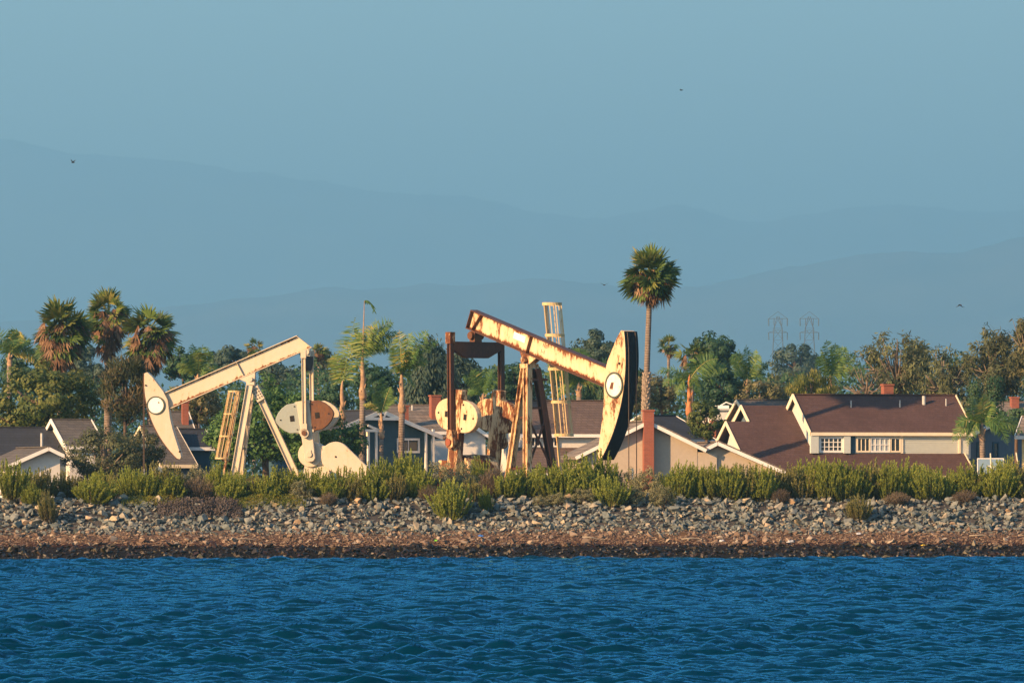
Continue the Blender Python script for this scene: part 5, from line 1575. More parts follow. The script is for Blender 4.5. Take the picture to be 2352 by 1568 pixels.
# feather palms
feather_palm(786, 885, 340, 779, 'feather palm with one tall upright frond right of the rusty counterweight', [(30, -155, .05, -.3), (55, -95, .25, .6), (-18, -75, .15, .3), (40, -130, .1, .8)], 41, .17, shaft_len=2.0, lw=1.25)
feather_palm(833, 818, 345, 829, 'tallest feather palm with a bare spear leaf, second from the cream pumpjack', [(88, -50, .42, 0), (70, -78, .4, .5), (50, -20, .45, .8), (-18, -66, .2, 0), (20, -70, .25, .8), (74, -10, .5, .4), (60, -60, .5, -.6), (38, -82, .3, -.5), (-26, -30, .35, .2), (84, -30, .5, -.3)], 42, .18, shaft_len=2.6, spear=(4, -128), lw=1.15)
feather_palm(923, 862, 337, 919, 'feather palm with full green crown, third from the cream pumpjack', [(84, -80, .35, .5), (60, -104, .22, .2), (-6, -104, .10, -.3), (-20, -70, .16, .3), (62, -30, .5, .4), (24, -100, .12, -.4), (-14, -20, .4, -.5), (30, 30, .6, .2), (40, -60, .3, -.6), (10, -60, .1, -.7)], 43, .18, shaft_len=2.2, lw=1.1)
feather_palm(876, 950, 333, 872, 'short feather palm before the blue house gable', [(-30, -68, .2, 0), (22, -62, .25, .3), (-42, -20, .5, .3), (36, -40, .3, .3), (0, -88, .05, .2), (-20, -45, .3, -.3)], 44, .13, shaft_len=1.4, lw=.8)
feather_palm(1110, 905, 358, 1104, 'small bright feather palm seen between the rusty pitman arms', [(-48, -38, .3, -.3), (-28, -56, .2, 0), (4, -62, .08, .3), (42, -42, .25, -.3), (34, -10, .4, 0), (-40, 0, .45, .2), (20, -55, .15, -.4)], 45, .16, shaft_len=.7, lw=1.0, bulge=False)
feather_palm(1583, 872, 368, 1581, 'feather palm with bright orange shaft and dark drooping crown', [(80, 20, .55, .2), (88, -20, .45, .3), (66, -48, .35, 0), (-60, 15, .5, .3), (-76, -16, .4, .2), (40, 40, .8, .4), (-30, 40, .8, 0), (10, -50, .2, 0), (20, 30, .5, -.5)], 46, .18, shaft='crownshaft_orange', shaft_len=2.3, lw=1.2)
feather_palm(2256, 975, 336, 2262, 'low feather palm with full round crown before the shaded house at the right', [(-70, 40, .55, -.4), (-62, 0, .35, -.5), (-40, -40, .25, .2), (2, -72, .04, -.2), (46, -30, .3, .3), (86, -10, .38, .4), (96, 22, .4, 0), (58, 48, .7, -.6), (-36, 52, .8, -.5), (24, -55, .12, .2), (-22, -60, .15, 0), (70, 40, .5, .6), (-52, 30, .6, .6)], 47, .17, shaft_len=.9, bulge=False, lw=1.15)
feather_palm(1908, 868, 405, 1911, 'feather palm leaning right above the brown roof ridge', [(-10, -88, .06, 0), (36, -72, .3, .3), (80, -20, .4, .2), (-30, -50, .2, .3), (60, -50, .35, .5), (92, 8, .42, 0), (10, -80, .1, -.4), (-24, -70, .15, -.3)], 48, .2, shaft_len=1.1, bulge=False, lw=1.25)
feather_palm(1716, 872, 440, 1716, 'upright feather palm in the hazy middle distance left of the towers', [(-2, -80, .04, 0), (-34, -50, .25, .2), (32, -54, .25, -.3), (44, -10, .5, .2), (-44, -14, .45, .3), (22, -70, .15, .3), (50, -34, .35, .3), (-20, -72, .12, -.2)], 49, .2, shaft_len=.8, bulge=False, lw=1.2, extra=4)
feather_palm(455, 860, 415, 455, 'feather palm behind the cream beam near the ragged fan palm', [(-40, -40, .35, 0), (-14, -72, .12, .3), (34, -52, .3, 0), (46, -20, .45, .2), (-48, -6, .5, .3), (12, -70, .1, -.3), (40, 10, .6, 0)], 50, .18, shaft_len=.8, bulge=False, lw=1.3, extra=6, ex_len=2.0)
feather_palm(22, 812, 440, 20, 'feather palm with a pale spear at the left edge', [(60, 0, .5, 0), (50, -30, .4, .2), (-40, -20, .4, 0), (5, -58, .05, 0), (74, 30, .55, .2), (28, -48, .25, .2)], 51, .2, shaft_len=.9, bulge=False, lw=1.4, extra=5, ex_len=2.4)
feather_palm(1330, 880, 400, 1330, 'feathery palm hidden behind the rusty beam and ladder', [(-60, -20, .4, 0), (-40, -50, .3, .2), (40, -40, .35, 0), (64, 0, .45, .2), (0, -70, .05, 0), (50, 36, .6, 0), (-50, 36, .6, .2), (20, -64, .15, .3)], 52, .2, shaft_len=.9, bulge=False, lw=1.4, extra=8, ex_len=2.6)

# broadleaf trees, near to far
tree(92, 918, 152, 92, 346, 'big rounded dark green tree with golden leaf tips at the left edge', 'gold', 11000, .23, 95, 61, .21)
tree(292, 895, 62, 92, 343, 'dark pine with brown hanging cones below the three fan palms', 'pine', 6500, .22, 60, 62, .26, spiky=.7, aspect=.35)
tree(238, 1045, 112, 72, 327, 'sprawling grey brown shrubby tree before the cross gabled house', 'brown', 8000, .15, 70, 63, .24, bark='bark_pale')
tree(330, 1040, 58, 66, 329, 'dull olive bushy tree beside the cable of the cream pumpjack', 'olive', 4500, .15, 46, 64, .26)
tree(610, 965, 118, 112, 334, 'bright green leafy tree filling the space behind the cream pumpjack legs', 'green', 10500, .20, 85, 65, .22)
tree(705, 985, 78, 100, 331, 'green leafy tree right behind the grey counterweight', 'green', 7000, .19, 62, 66, .24)
tree(520, 1010, 58, 72, 333, 'green bushy tree behind the caged ladder of the cream pumpjack', 'green', 4200, .19, 40, 67, .27)
tree(450, 925, 72, 60, 372, 'olive green tree behind the small red chimney', 'olive', 4500, .2, 46, 68, .27)
tree(770, 935, 48, 68, 372, 'dark green tree behind the tall upright frond', 'deep', 3600, .22, 38, 69, .28)
tree(862, 892, 62, 52, 392, 'dark green tree crown behind the tall feather palms', 'deep', 4200, .24, 42, 70, .28)
tree(990, 862, 66, 106, 405, 'tall drooping blue green tree behind the third feather palm', 'blue', 6800, .26, 60, 71, .25, droop=.7)
tree(1050, 862, 52, 84, 430, 'hazy dark tree left of the rusty pitman arms', 'blue', 4200, .26, 42, 72, .28, droop=.4)
tree(1180, 880, 66, 58, 425, 'dark tree behind the rusty post and far counterweights', 'deep', 4000, .26, 42, 73, .28)
tree(1372, 806, 60, 52, 520, 'tall grey green tree with domed top behind the ladder and black head', 'blue', 5200, .3, 44, 74, .3, bark='bark')
tree(1310, 846, 66, 58, 500, 'dark green tree lower left of the domed grey green tree', 'deep', 4200, .3, 40, 75, .3)
tree(1420, 880, 90, 62, 430, 'dark feathery green tree behind the black pumpjack head', 'deep', 5200, .27, 52, 76, .26, droop=.5)
tree(1448, 900, 48, 50, 398, 'olive shrubby tree left of the tall palm trunk', 'olive', 2600, .22, 30, 77, .3)
tree(1518, 905, 48, 50, 400, 'olive green bush right of the tall palm trunk', 'olive', 2800, .2, 32, 78, .3)
tree(1622, 965, 46, 52, 352, 'leafy olive green bush left of the brown roof wing', 'gold', 3800, .18, 40, 79, .28)
tree(1638, 812, 68, 56, 540, 'broad dark tree on the skyline right of the fan palms', 'deep', 5600, .32, 50, 80, .27)
tree(1655, 890, 60, 56, 430, 'deep green rounded tree beside the orange palm shaft', 'deep', 4400, .24, 44, 81, .28)
tree(1826, 838, 66, 50, 1050, 'round blue hazed tree far off below the transmission towers', 'blue', 4200, .62, 40, 82, .3)
tree(1745, 918, 90, 44, 430, 'pale olive scrubby trees above the grey roof ridge', 'olive', 5000, .22, 56, 83, .26, bark='bark_pale')
tree(1800, 885, 52, 44, 470, 'grey brown bare looking tree below the round hazed tree', 'brown', 2600, .2, 32, 84, .3, bark='bark_pale')
tree(1862, 898, 62, 44, 372, 'clump of yellow green junipers behind the brown roof peak', 'gold', 4800, .16, 46, 85, .24, spiky=1.2, aspect=.4)
tree(2062, 828, 98, 84, 425, 'wide straggly brown green tree above the brown roof', 'brown', 9500, .2, 90, 86, .19, droop=.35, bark='bark_pale', gap=.42, limbs=40)
tree(2168, 862, 84, 78, 418, 'straggly olive tree above the right end of the brown roof', 'brown', 7000, .2, 70, 87, .2, droop=.35, bark='bark_pale', gap=.42, limbs=34)
tree(1990, 880, 66, 52, 400, 'twiggy brown tree behind the brown roof chimney', 'brown', 4800, .17, 56, 88, .2, droop=.3, bark='bark_pale', gap=.4, limbs=30)
tree(2288, 830, 74, 96, 412, 'tall straggly olive tree near the right edge', 'brown', 8000, .2, 80, 89, .19, droop=.35, bark='bark_pale', gap=.42, limbs=36)
tree(2362, 790, 60, 88, 405, 'tallest straggly tree cut by the right edge', 'olive', 6500, .2, 66, 90, .2, droop=.3, bark='bark_pale', gap=.4, limbs=30)
tree(2240, 912, 11, 56, 362, 'slim dark cypress left one of two behind the low feather palm', 'deep', 1800, .13, 40, 91, .5, shape='column', name='cypress_tree', limbs=0)
tree(2286, 912, 13, 60, 360, 'slim dark cypress right one of two behind the low feather palm', 'deep', 2000, .13, 40, 92, .5, shape='column', name='cypress_tree', limbs=0)
tree(2235, 950, 60, 40, 368, 'dull green bushes behind the low feather palm', 'olive', 3000, .2, 36, 93, .3)
tree(60, 858, 70, 70, 455, 'hazy dark tree behind the leftmost fan palm', 'deep', 4200, .28, 42, 94, .28)
tree(196, 838, 40, 44, 700, 'hazy far tree seen between the left fan palms', 'blue', 2600, .42, 30, 95, .32)
tree(218, 872, 50, 40, 480, 'dark hazy tree below the gap between the fan palms', 'blue', 2600, .3, 30, 96, .32)
tree(530, 838, 62, 44, 620, 'dark blue hazed tree behind the middle of the cream beam', 'blue', 4400, .38, 44, 97, .28)
tree(640, 868, 60, 40, 640, 'low hazy tree under the cream beam', 'blue', 3400, .38, 36, 98, .3)
tree(735, 848, 44, 50, 560, 'hazy tree behind the far pitman arm of the cream pumpjack', 'brown', 3200, .34, 36, 99, .3)
tree(420, 842, 46, 50, 470, 'hazy green tree right of the ragged fan palm', 'deep', 3000, .28, 34, 100, .3)
tree(1085, 980, 40, 42, 352, 'small dark green tree seen under the rusty counterweights', 'deep', 2400, .18, 28, 101, .32)
tree(1470, 975, 20, 26, 346, 'small olive bush at the base of the tall palm', 'olive', 900, .16, 14, 102, .4, limbs=4)
tree(800, 1010, 46, 56, 336, 'dark green shrub left of the blue house porch', 'green', 2800, .17, 32, 103, .3)
tree(2335, 965, 40, 40, 345, 'dark bush before the pink chimney house', 'deep', 2200, .18, 28, 104, .32)

# far belt of woodland that closes the view behind the town
rg = np.random.default_rng(5)
nb = 26000
X = rg.uniform(-110, 110, nb); Y = 820 + rg.uniform(-25, 25, nb)
hgt = 8.5 + 3.5 * fbm(X * .06, np.zeros(nb), 4, 3) + 1.5 * fbm(X * .35, np.zeros(nb), 2, 8)
Z = 1.2 + hgt * rg.random(nb) ** .7
nn = unit(np.stack([rg.normal(size=nb) * .8, -np.abs(rg.normal(size=nb)), rg.normal(size=nb) * .7 + .4], -1))
me = quads_mesh('distant_woodland', quads(np.stack([X, Y, Z], -1), nn, rg, rg.uniform(.5, 1.1, nb), rg.uniform(.35, .7, nb)), np.clip(.4 + .3 * fbm(X * .2, Z * .3, 3, 4) + rg.normal(0, .12, nb), 0, 1))
o = mobj('distant_woodland', me, LM['blue']); o['kind'] = 'stuff'; o['label'] = 'far belt of hazy trees behind the houses'

nb = 60000
X = rg.uniform(-52, 52, nb); Y = 455 + rg.uniform(-14, 14, nb)
top_ = np.interp(X, [-52, -34, -28, -20, -10, 0, 10, 18, 24, 52], [11.5, 10.0, 9.3, 10.5, 11.0, 10.7, 10.7, 10.2, 11.2, 11.5]) + 1.6 * fbm(X * .25, np.zeros(nb), 3, 3) + .8 * fbm(X * 1.1, np.zeros(nb), 2, 8)
Z = 1.2 + top_ * rg.random(nb) ** .6
cl = fbm(X * .7, Z * .9 + Y * .3, 3, 14)
nn = unit(np.stack([rg.normal(size=nb) * .7, -np.abs(rg.normal(size=nb)) - .3 * cl, rg.normal(size=nb) * .6 + .4 + cl], -1))
me = quads_mesh('town_greenery', quads(np.stack([X, Y + 2.5 * cl, Z], -1), nn, rg, rg.uniform(.2, .5, nb), rg.uniform(.14, .3, nb)), np.clip(.4 + .5 * cl + rg.normal(0, .12, nb), 0, 1))
o = mobj('town_greenery', me, LM['deep']); o['kind'] = 'stuff'; o['label'] = 'mass of dark garden greenery closing the view behind the houses'

# ------------------------------------------------------------------ shrubs on the bank
def upright_mesh(seed, stems=120, leaves=22, spread=.56):
    """bushy upright shrub about 1 m tall and 1 m wide: brush-like stems"""
    rg = np.random.default_rng(seed)
    V = []; T = []
    az = rg.uniform(0, 6.28, stems); r0 = rg.random(stems) ** .5
    bx = np.cos(az) * r0 * .26; by = np.sin(az) * r0 * .26
    tx = np.cos(az) * r0 * spread + rg.normal(0, .05, stems); ty = np.sin(az) * r0 * spread + rg.normal(0, .05, stems)
    hh = (1.0 - .40 * r0 ** 2) * rg.uniform(.55, 1.16, stems)
    lean = rg.normal(.03, .05)
    st_t = np.clip(rg.normal(.5, .2, stems), 0, 1)
    for i in range(stems):
        t = np.linspace(0, 1, leaves + 4)
        cx = bx[i] + (tx[i] - bx[i]) * t ** .8 + lean * t; cy = by[i] + (ty[i] - by[i]) * t ** .8; cz = hh[i] * t ** 1.05
        cu = np.stack([cx, cy, cz], -1)
        # stem ribbon
        a_ = cu[0]; m_ = cu[len(t) // 2]; e_ = cu[-1]; s_ = np.array([.006, .004, 0])
        V.append(np.stack([a_ - s_, m_ - s_, e_ - s_ * .3, e_ + s_ * .3, m_ + s_, a_ + s_])[None]); T.append(np.array([.02]))
        lo = int((leaves + 4) * rg.uniform(.22, .42)); idx = np.arange(lo, leaves + 4)
        idx = np.repeat(idx, 4); n = len(idx)
        al = np.stack([rg.normal(0, .34, n), rg.normal(0, .34, n), np.full(n, .85)], -1) + (np.array([tx[i] - bx[i], ty[i] - by[i], 0]) * .6)
        nr = rdir(rg, n) + np.array([0, 0, .3])
        tt = t[idx]
        V.append(blades(cu[idx] + rg.normal(0, .008, (n, 3)), al, nr, rg.uniform(.04, .075, n), rg.uniform(.015, .026, n), .3))
        T.append(np.clip(.12 + .62 * tt ** 1.5 * (.6 + .8 * st_t[i]) + rg.normal(0, .1, n), 0, 1))  # paler tips over darker bases: sunlit tops put into the leaf tint
    return blades_mesh('foliage', np.concatenate(V), np.concatenate(T))

def round_mesh(seed, n=5200, clumps=60):
    rg = np.random.default_rng(seed)
    dirs = rdir(rg, clumps); dirs[:, 2] = np.abs(dirs[:, 2])
    cc = dirs * np.array([.5, .5, .82]) * rg.uniform(.55, 1.0, (clumps, 1)) + np.array([0, 0, .05])
    P = []; Nn = []; T = []
    for i in range(clumps):
        k_ = n // clumps; dd = rdir(rg, k_); r_ = rg.uniform(.08, .15)
        P.append(cc[i] + dd * r_ * rg.uniform(.5, 1, (k_, 1)) * np.array([1, 1, 1.25])); Nn.append(unit(dd + rdir(rg, k_) * .5)); T.append(np.clip(rg.uniform(.2, .8) + rg.normal(0, .12, k_) + .15 * dd[:, 2], 0, 1))
    P = np.concatenate(P); P[:, 2] = np.abs(P[:, 2])
    return quads_mesh('foliage', quads(P, np.concatenate(Nn), rg, rg.uniform(.025, .055, len(P)), rg.uniform(.018, .035, len(P))), np.concatenate(T))

def dry_mesh(seed, stems=420):
    rg = np.random.default_rng(seed)
    V = []; T = []
    for i in range(stems):
        az = rg.uniform(0, 6.28); r0 = rg.random() ** .5
        p0 = np.array([math.cos(az) * r0 * .22, math.sin(az) * r0 * .22, 0]); p1 = np.array([math.cos(az) * r0 * .55, math.sin(az) * r0 * .55, (1 - .4 * r0 ** 2) * rg.uniform(.5, 1.05)])
        k_ = 9
        t = np.sort(rg.uniform(.25, .95, k_)); base = p0 + (p1 - p0) * t[:, None]
        al = (p1 - p0) + rg.normal(0, .35, (k_, 3)); L = rg.uniform(.08, .2, k_)
        V.append(blades(np.concatenate([p0[None], base]), np.concatenate([(p1 - p0)[None], al]), rdir(rg, k_ + 1) + np.array([0, -.8, 0]), np.concatenate([[np.linalg.norm(p1 - p0)], L]), np.full(k_ + 1, .009), .4))
        T.append(np.clip(rg.uniform(.2, .8) + rg.normal(0, .15, k_ + 1), 0, 1))
    return blades_mesh('foliage', np.concatenate(V), np.concatenate(T))

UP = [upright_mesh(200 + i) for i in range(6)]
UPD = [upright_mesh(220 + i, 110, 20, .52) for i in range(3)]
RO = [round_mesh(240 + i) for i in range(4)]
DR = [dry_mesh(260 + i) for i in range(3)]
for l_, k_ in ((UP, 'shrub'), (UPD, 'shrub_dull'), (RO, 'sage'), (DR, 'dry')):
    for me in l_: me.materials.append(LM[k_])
stem_b = MB()
rr = random.Random(4)
for i in range(14):
    a_ = rr.uniform(0, 6.28); r_ = rr.uniform(.05, .22)
    stem_b.tube([(math.cos(a_) * r_ * .6, math.sin(a_) * r_ * .6, -.05), (math.cos(a_) * r_, math.sin(a_) * r_, .22), (math.cos(a_) * r_ * 1.7, math.sin(a_) * r_ * 1.7, .48)], [.014, .011, .005], 5)
STEM = stem_b.mesh('stems'); STEM.materials.append(M['bark'])
KIND = {'g': UP, 'd': UPD, 's': RO, 'b': DR}
shrub_i = 0
def shrub(u, kind, top_v, base_v, w_px, t_off, label, group=None):
    """t_off: metres inland of the waterline profile"""
    global shrub_i
    shrub_i += 1
    rr = random.Random(shrub_i * 7 + 1)
    d_ = t_off + 0.15 * ((u - 1176) / F * t_off)
    base = pt(u, base_v, d_); base.z = gz(base.x, d_) - .03
    hgt = max(.35, pt(u, top_v, d_).z - base.z); wid = w_px / px(d_)
    nm = {'g': 'upright_shrub', 'd': 'upright_shrub', 's': 'rounded_shrub', 'b': 'dry_shrub'}[kind]
    root = thing(nm, label, 'shrub', base, group=group)
    ms = KIND[kind]; me = ms[(shrub_i * 5 + rr.randrange(9)) % len(ms)]
    f = bpy.data.objects.new('foliage', me); link(f, root); s = bpy.data.objects.new('stems', STEM); link(s, root)
    for o_ in (f, s):
        o_.rotation_euler = (rr.gauss(0, .05), rr.gauss(0, .09), rr.uniform(0, 6.28)); o_.scale = (wid, wid, hgt)
    return root

S = [
 (28, 'g', 1058, 1160, 74, 281.6, 'tall green shrub at the left edge of the bank'),
 (92, 'd', 1078, 1150, 74, 283.5, 'dark dull shrub just right of the left edge shrub'),
 (75, 'g', 1108, 1163, 46, 281.0, 'small green shrub in front at the left, beside the lone stone shrub'),
 (112, 'd', 1130, 1195, 46, 278.7, 'small brownish shrub growing alone on the stones at the far left'),
 (150, 'd', 1084, 1150, 66, 284, 'dull shrub before the white garage wall'),
 (214, 'g', 1096, 1160, 96, 281.4, 'bright lime green rounded shrub left of the cable foot'),
 (190, 'd', 1100, 1150, 60, 284, 'yellowing shrub behind the bright lime green one'),
 (255, 'd', 1092, 1150, 60, 285, 'dull shrub between the lime green shrub and the cable foot'),
 (305, 'g', 1076, 1142, 62, 283, 'green shrub left of the foot of the dipped head cable'),
 (352, 'd', 1068, 1142, 66, 284, 'olive shrub right below the dipped head tip'),
 (400, 'd', 1066, 1145, 66, 285, 'brownish green shrub under the dipped head'),
 (440, 's', 1052, 1145, 72, 286, 'grey green rounded shrub left of the cream ladder'),
 (455, 'b', 1088, 1142, 70, 283, 'big dry brown shrub below the cream ladder'),
 (497, 'g', 1068, 1140, 52, 284, 'green shrub right at the foot of the cream ladder'),
 (490, 's', 1060, 1140, 70, 287, 'grey green shrub hiding the foot of the cream front leg'),
 (540, 'g', 1080, 1148, 50, 284, 'narrow green shrub between the cream legs'),
 (580, 'b', 1092, 1150, 60, 283, 'dry brown shrub between the cream legs'),
 (648, 'g', 1078, 1150, 92, 283, 'yellow green shrub at the foot of the cream rear leg'),
 (690, 's', 1092, 1150, 60, 281.9, 'low sage coloured shrub before the cream gearbox'),
 (722, 'g', 1080, 1150, 70, 283, 'green shrub before the cream gearbox pedestal'),
 (756, 'b', 1128, 1178, 40, 281, 'small dry shrub on the stones below the cream belt guard'),
 (785, 'g', 1078, 1152, 70, 283.4, 'green shrub hiding the lower edge of the cream belt guard'),
 (836, 'g', 1072, 1155, 74, 282.6, 'leafy green shrub below the right tip of the cream belt guard'),
 (885, 'g', 1060, 1155, 76, 283.2, 'tall green shrub at the feet of the feather palms'),
 (938, 'g', 1044, 1152, 84, 284.2, 'tallest green shrub left of the rusty crank'),
 (905, 'd', 1090, 1158, 60, 281.9, 'dull shrub in front of the tall green pair by the palms'),
 (1012, 's', 1040, 1152, 92, 284, 'large grey green rounded shrub before the rusty crank'),
 (1070, 's', 1042, 1150, 78, 285, 'grey green rounded shrub before the rusty gearbox'),
 (985, 'b', 1108, 1155, 46, 281.8, 'dry brown shrub under the large grey green shrub'),
 (1036, 'g', 1104, 1188, 88, 279.3, 'big green shrub spilling onto the stones below the rusty crank'),
 (1086, 'd', 1100, 1160, 52, 281.6, 'dull shrub right of the shrub spilling onto the stones'),
 (1118, 'g', 1120, 1172, 34, 280.2, 'small narrow green shrub alone on the stones'),
 (1132, 'b', 1066, 1152, 70, 283.2, 'tall dry brown shrub left of the rusty front leg'),
 (1110, 'g', 1056, 1150, 60, 286, 'green shrub behind the tall dry brown one'),
 (1205, 'g', 1076, 1156, 78, 282.8, 'green shrub at the foot of the rusty legs'),
 (1262, 'g', 1066, 1156, 84, 282.6, 'green shrub below the caged ladder foot'),
 (1325, 'g', 1050, 1155, 96, 283.4, 'tall green shrub right of the caged ladder foot'),
 (1378, 'g', 1046, 1152, 84, 284.4, 'tall green shrub under the tip of the black faced head'),
 (1285, 's', 1126, 1166, 66, 281, 'low sage shrub on the upper stones below the ladder'),
 (1342, 's', 1112, 1164, 66, 281.2, 'low sage shrub on the upper stones below the black faced head'),
 (1240, 's', 1132, 1166, 46, 280.9, 'lowest sage shrub on the upper stones left of centre'),
 (1405, 'g', 1102, 1168, 80, 280.9, 'bright green shrub in front below the bridle cables'),
 (1436, 's', 1064, 1158, 78, 284.2, 'grey olive rounded shrub at the foot of the bridle cables'),
 (1490, 's', 1062, 1164, 96, 283.2, 'wide grey olive shrub below the tall brick chimney'),
 (1525, 's', 1104, 1178, 70, 280.9, 'low olive shrub in front of the wide grey olive one'),
 (1455, 's', 1110, 1170, 60, 281.2, 'low olive shrub left of the wide grey olive one'),
]
S += [
 (58, 'g', 1082, 1150, 80, 286, 'green shrub behind the two small shrubs at the left edge'),
 (232, 'g', 1084, 1150, 84, 286, 'green shrub behind the bright lime green one'),
 (330, 'g', 1084, 1146, 80, 282.6, 'yellow green shrub under the dipped head cable'),
 (385, 'g', 1092, 1148, 80, 282.4, 'low green shrub under the dipped head tip'),
 (525, 'g', 1092, 1150, 76, 282.4, 'low green shrub in front of the cream front leg'),
 (610, 'g', 1094, 1152, 84, 282.4, 'low green shrub in front of the dry one between the cream legs'),
 (560, 'g', 1086, 1146, 70, 286, 'green shrub behind the dry one between the cream legs'),
 (682, 'g', 1086, 1152, 80, 285, 'green shrub behind the low sage one by the cream gearbox'),
 (760, 'g', 1094, 1156, 78, 282.2, 'green shrub in front of the middle of the cream belt guard'),
 (815, 'd', 1098, 1158, 70, 281.9, 'dull low shrub below the belt guard tip'),
 (862, 'g', 1096, 1158, 80, 281.9, 'low green shrub before the short feather palm'),
 (960, 'g', 1076, 1156, 80, 282.6, 'green shrub left of the big grey green ones'),
 (1165, 'g', 1084, 1156, 74, 282.4, 'green shrub right of the tall dry brown one'),
 (1235, 'g', 1084, 1152, 84, 286, 'green shrub behind the rusty front leg foot'),
 (1295, 'g', 1078, 1158, 84, 282.2, 'green shrub before the foot of the caged ladder'),
 (1355, 'g', 1078, 1160, 88, 282.0, 'green shrub in front of the two tallest ones right of the ladder'),
 (1546, 'g', 1084, 1156, 76, 282.8, 'green shrub closing the gap right of the wide grey olive one'),
]
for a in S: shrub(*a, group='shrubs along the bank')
ORD = 'first second third fourth fifth sixth seventh eighth ninth tenth eleventh twelfth thirteenth fourteenth fifteenth sixteenth seventeenth eighteenth nineteenth twentieth twenty-first twenty-second twenty-third twenty-fourth twenty-fifth twenty-sixth twenty-seventh twenty-eighth twenty-ninth thirtieth thirty-first thirty-second'.split()
def row_lab(i, kind, row): return '%s shrub, %s from the brick chimney in the %s of shrubs' % ({'g': 'green', 'd': 'dull'}[kind], ORD[i], row)
ri_ = 0
rr = random.Random(99)
u = 1562
while u < 2380:
    kd = 'g' if rr.random() < .78 else 'd'
    shrub(u, kd, rr.uniform(1056, 1098) + (10 if 2080 < u < 2180 else 0), 1152, rr.uniform(62, 96), rr.uniform(282.2, 283.4), row_lab(ri_, kd, 'right hand front row'), 'shrubs of the dense row at the right'); ri_ += 1
    u += rr.uniform(27, 40)
u = 1580; ri_ = 0
while u < 2380:
    kd = 'g' if rr.random() < .7 else 'd'
    shrub(u, kd, rr.uniform(1064, 1086), 1146, rr.uniform(60, 84), rr.uniform(285, 287), row_lab(ri_, kd, 'right hand back row'), 'shrubs of the dense row at the right'); ri_ += 1
    u += rr.uniform(44, 60)
for a in [(1972, 'd', 1138, 1204, 62, 278.9, 'brownish green shrub growing alone on the stones at the right'),
          (2060, 'b', 1128, 1160, 60, 281.3, 'low dry brown shrub at the edge of the stones below the brown roof'),
          (2215, 'b', 1124, 1158, 60, 281.4, 'low dry brown shrub at the edge of the stones near the right'),
          (2318, 'g', 1058, 1150, 70, 284, 'tall green shrub between the two wooden stakes'),
          (1795, 'b', 1120, 1156, 40, 281.5, 'small dry twiggy shrub in front of the dense row')]:
    shrub(*a, group='shrubs along the bank')

# ice plant carpets and the dead brush heap on the upper stones
def carpet(name, u0, u1, v0, v1, t0, n, leaf, label, size=.06, kind='stuff'):
    rg = np.random.default_rng(int(u0))
    U = rg.uniform(u0, u1, n); t = t0 + rg.normal(0, .5, n); X_ = (U - 1176) / F * t; Y_ = t + shear(X_)
    f_ = 1 - np.abs((U - (u0 + u1) / 2) / ((u1 - u0) / 2)) ** 2
    hgt = (.06 + .26 * f_) * (0.6 + .6 * (fbm(U * .08, t, 3, 2) + .5))
    Z_ = ground_z(X_, Y_) + np.clip(hgt, .03, 1) * rg.random(n) ** .5 + .1
    c_ = np.stack([X_, Y_, Z_], -1)
    al = rdir(rg, n) + np.array([0, -.2, .7])
    me = blades_mesh(name, blades(c_, al, rdir(rg, n) + np.array([0, -.7, .3]), rg.uniform(.6, 1.4, n) * size, rg.uniform(.3, .5, n) * size, .4), np.clip(.35 + .5 * fbm(U * .05, t * .7, 3, 6) + rg.normal(0, .18, n), 0, 1))
    o = mobj(name, me, LM[leaf]); o['kind'] = kind; o['label'] = label
    return o
carpet('ice_plant', 288, 470, 1140, 1155, 281.6, 5200, 'ice', 'yellow green ice plant creeping over the upper stones at the left')
carpet('ice_plant', 535, 705, 1140, 1165, 281.4, 5200, 'ice', 'orange tinged ice plant creeping over the stones below the cream pumpjack')
carpet('dead_brush', 372, 560, 1150, 1190, 280.4, 9000, 'ash', 'heap of dead grey brush lying on the stones below the ladder', .12)

# ------------------------------------------------------------------ litter on the strandline
M['plastic_white'] = plain('white_plastic', (0.45, 0.46, 0.47), 0.4, .05)
M['drift'] = plain('grey_driftwood', (0.33, 0.28, 0.21), 0.9, 0.2, 6)
M['plastic_blue'] = plain('blue_plastic', (0.03, 0.16, 0.50), 0.4, .05)
M['plastic_green'] = plain('green_plastic', (0.18, 0.48, 0.04), 0.4, .05)
M['plastic_teal'] = plain('teal_plastic', (0.05, 0.40, 0.40), 0.4, .05)
M['plastic_yellow'] = plain('yellow_plastic', (0.60, 0.42, 0.03), 0.4, .05)
def on_beach(u, v, t_):
    for _ in range(4):
        d_ = t_ + .15 * ((u - 1176) / F * t_); x_ = (u - 1176) / F * d_; z_ = gz(x_, d_)
        vv = HORIZON - (z_ - CAM_Z) * F / d_; t_ += (vv - v) * .075
    return Vector((x_, d_, z_))
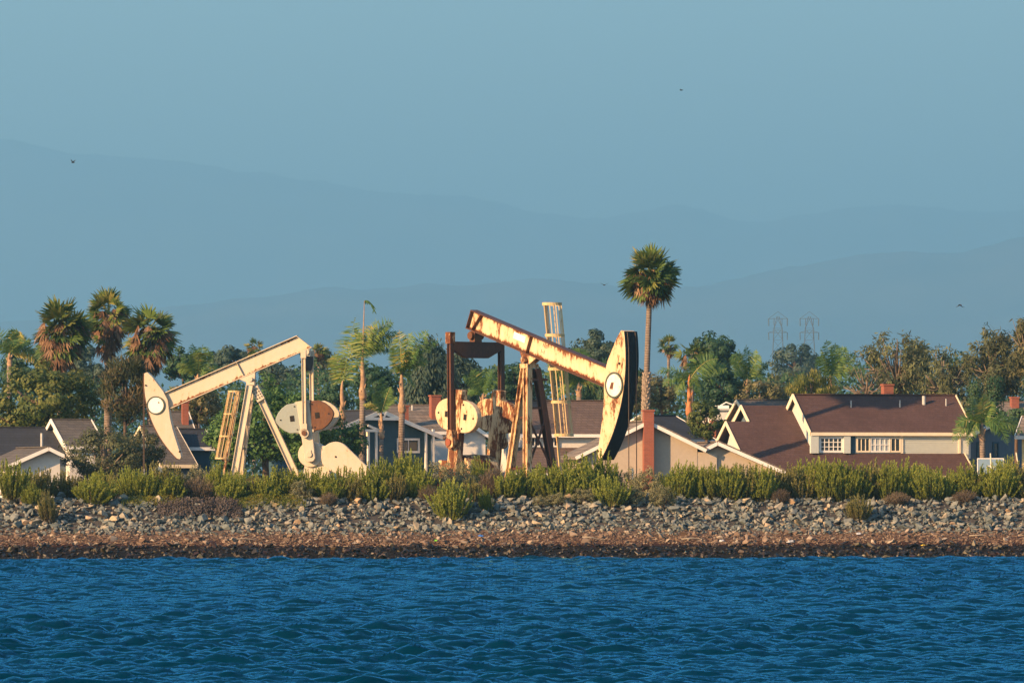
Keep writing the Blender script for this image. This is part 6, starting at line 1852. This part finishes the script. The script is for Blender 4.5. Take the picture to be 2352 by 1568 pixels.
def bag(u, v, size, mat, label):
    q_ = on_beach(u, v, 276); t = thing('plastic_scrap', label, 'litter', q_, group='litter on the strandline')
    rg = np.random.default_rng(int(u)); bm = bmesh.new(); bmesh.ops.create_icosphere(bm, subdivisions=2, radius=1)
    for x_ in bm.verts:
        k_ = rg.uniform(.65, 1.2); x_.co = Vector((x_.co.x * size * k_, x_.co.y * size * .6 * k_, max(-.02, x_.co.z * size * .5 * k_) + size * .25))
    me = bpy.data.meshes.new('scrap'); bm.to_mesh(me); bm.free(); mobj('scrap', me, mat, t)
def stick(u, v, L_, r_, rot, mat, label):
    q_ = on_beach(u, v, 276); t = thing('driftwood_stick', label, 'driftwood', q_, group='driftwood on the strandline')
    a_ = Vector((math.cos(rot), .3, math.sin(rot) * .4)).normalized() * L_ / 2; q2 = Vector((0, 0, r_ + .08))
    MB().tube([q2 - a_, q2 + Vector((0, 0, .03)), q2 + a_ * .6 + Vector((0, 0, -.02)), q2 + a_], [r_, r_ * 1.1, r_ * .8, r_ * .4], 7).build('stick', mat, t, smooth=True)
bag(1658, 1244, .17, M['plastic_white'], 'crumpled white bag on the strandline below the beige house')
bag(1815, 1246, .2, M['plastic_white'], 'larger crumpled pale bag on the strandline below the brown wing')
bag(1972, 1227, .16, M['plastic_white'], 'small white scrap near the pebbles right of centre')
bag(2228, 1216, .18, M['plastic_white'], 'flat white scrap among the stones at the right')
bag(1104, 1232, .14, M['plastic_blue'], 'bright blue plastic scrap below the rusty pumpjack legs')
bag(999, 1243, .15, M['plastic_green'], 'lime green plastic scrap below the rusty crank')
bag(312, 1193, .13, M['plastic_teal'], 'teal plastic scrap among the stones at the left')
bag(2120, 1252, .10, M['plastic_yellow'], 'yellow plastic scrap near the wet stones at the right')
stick(2255, 1234, 1.3, .03, .02, M['drift'], 'pale straight driftwood stick at the right end of the strandline')
stick(1590, 1241, 1.1, .03, .1, M['drift'], 'pale driftwood stick below the beige house wall')
stick(1360, 1240, 1.0, .035, -.3, M['drift'], 'thin tilted driftwood stick below the black faced head')
stick(560, 1242, 1.4, .025, .05, M['drift'], 'long thin driftwood stick below the cream pumpjack legs')
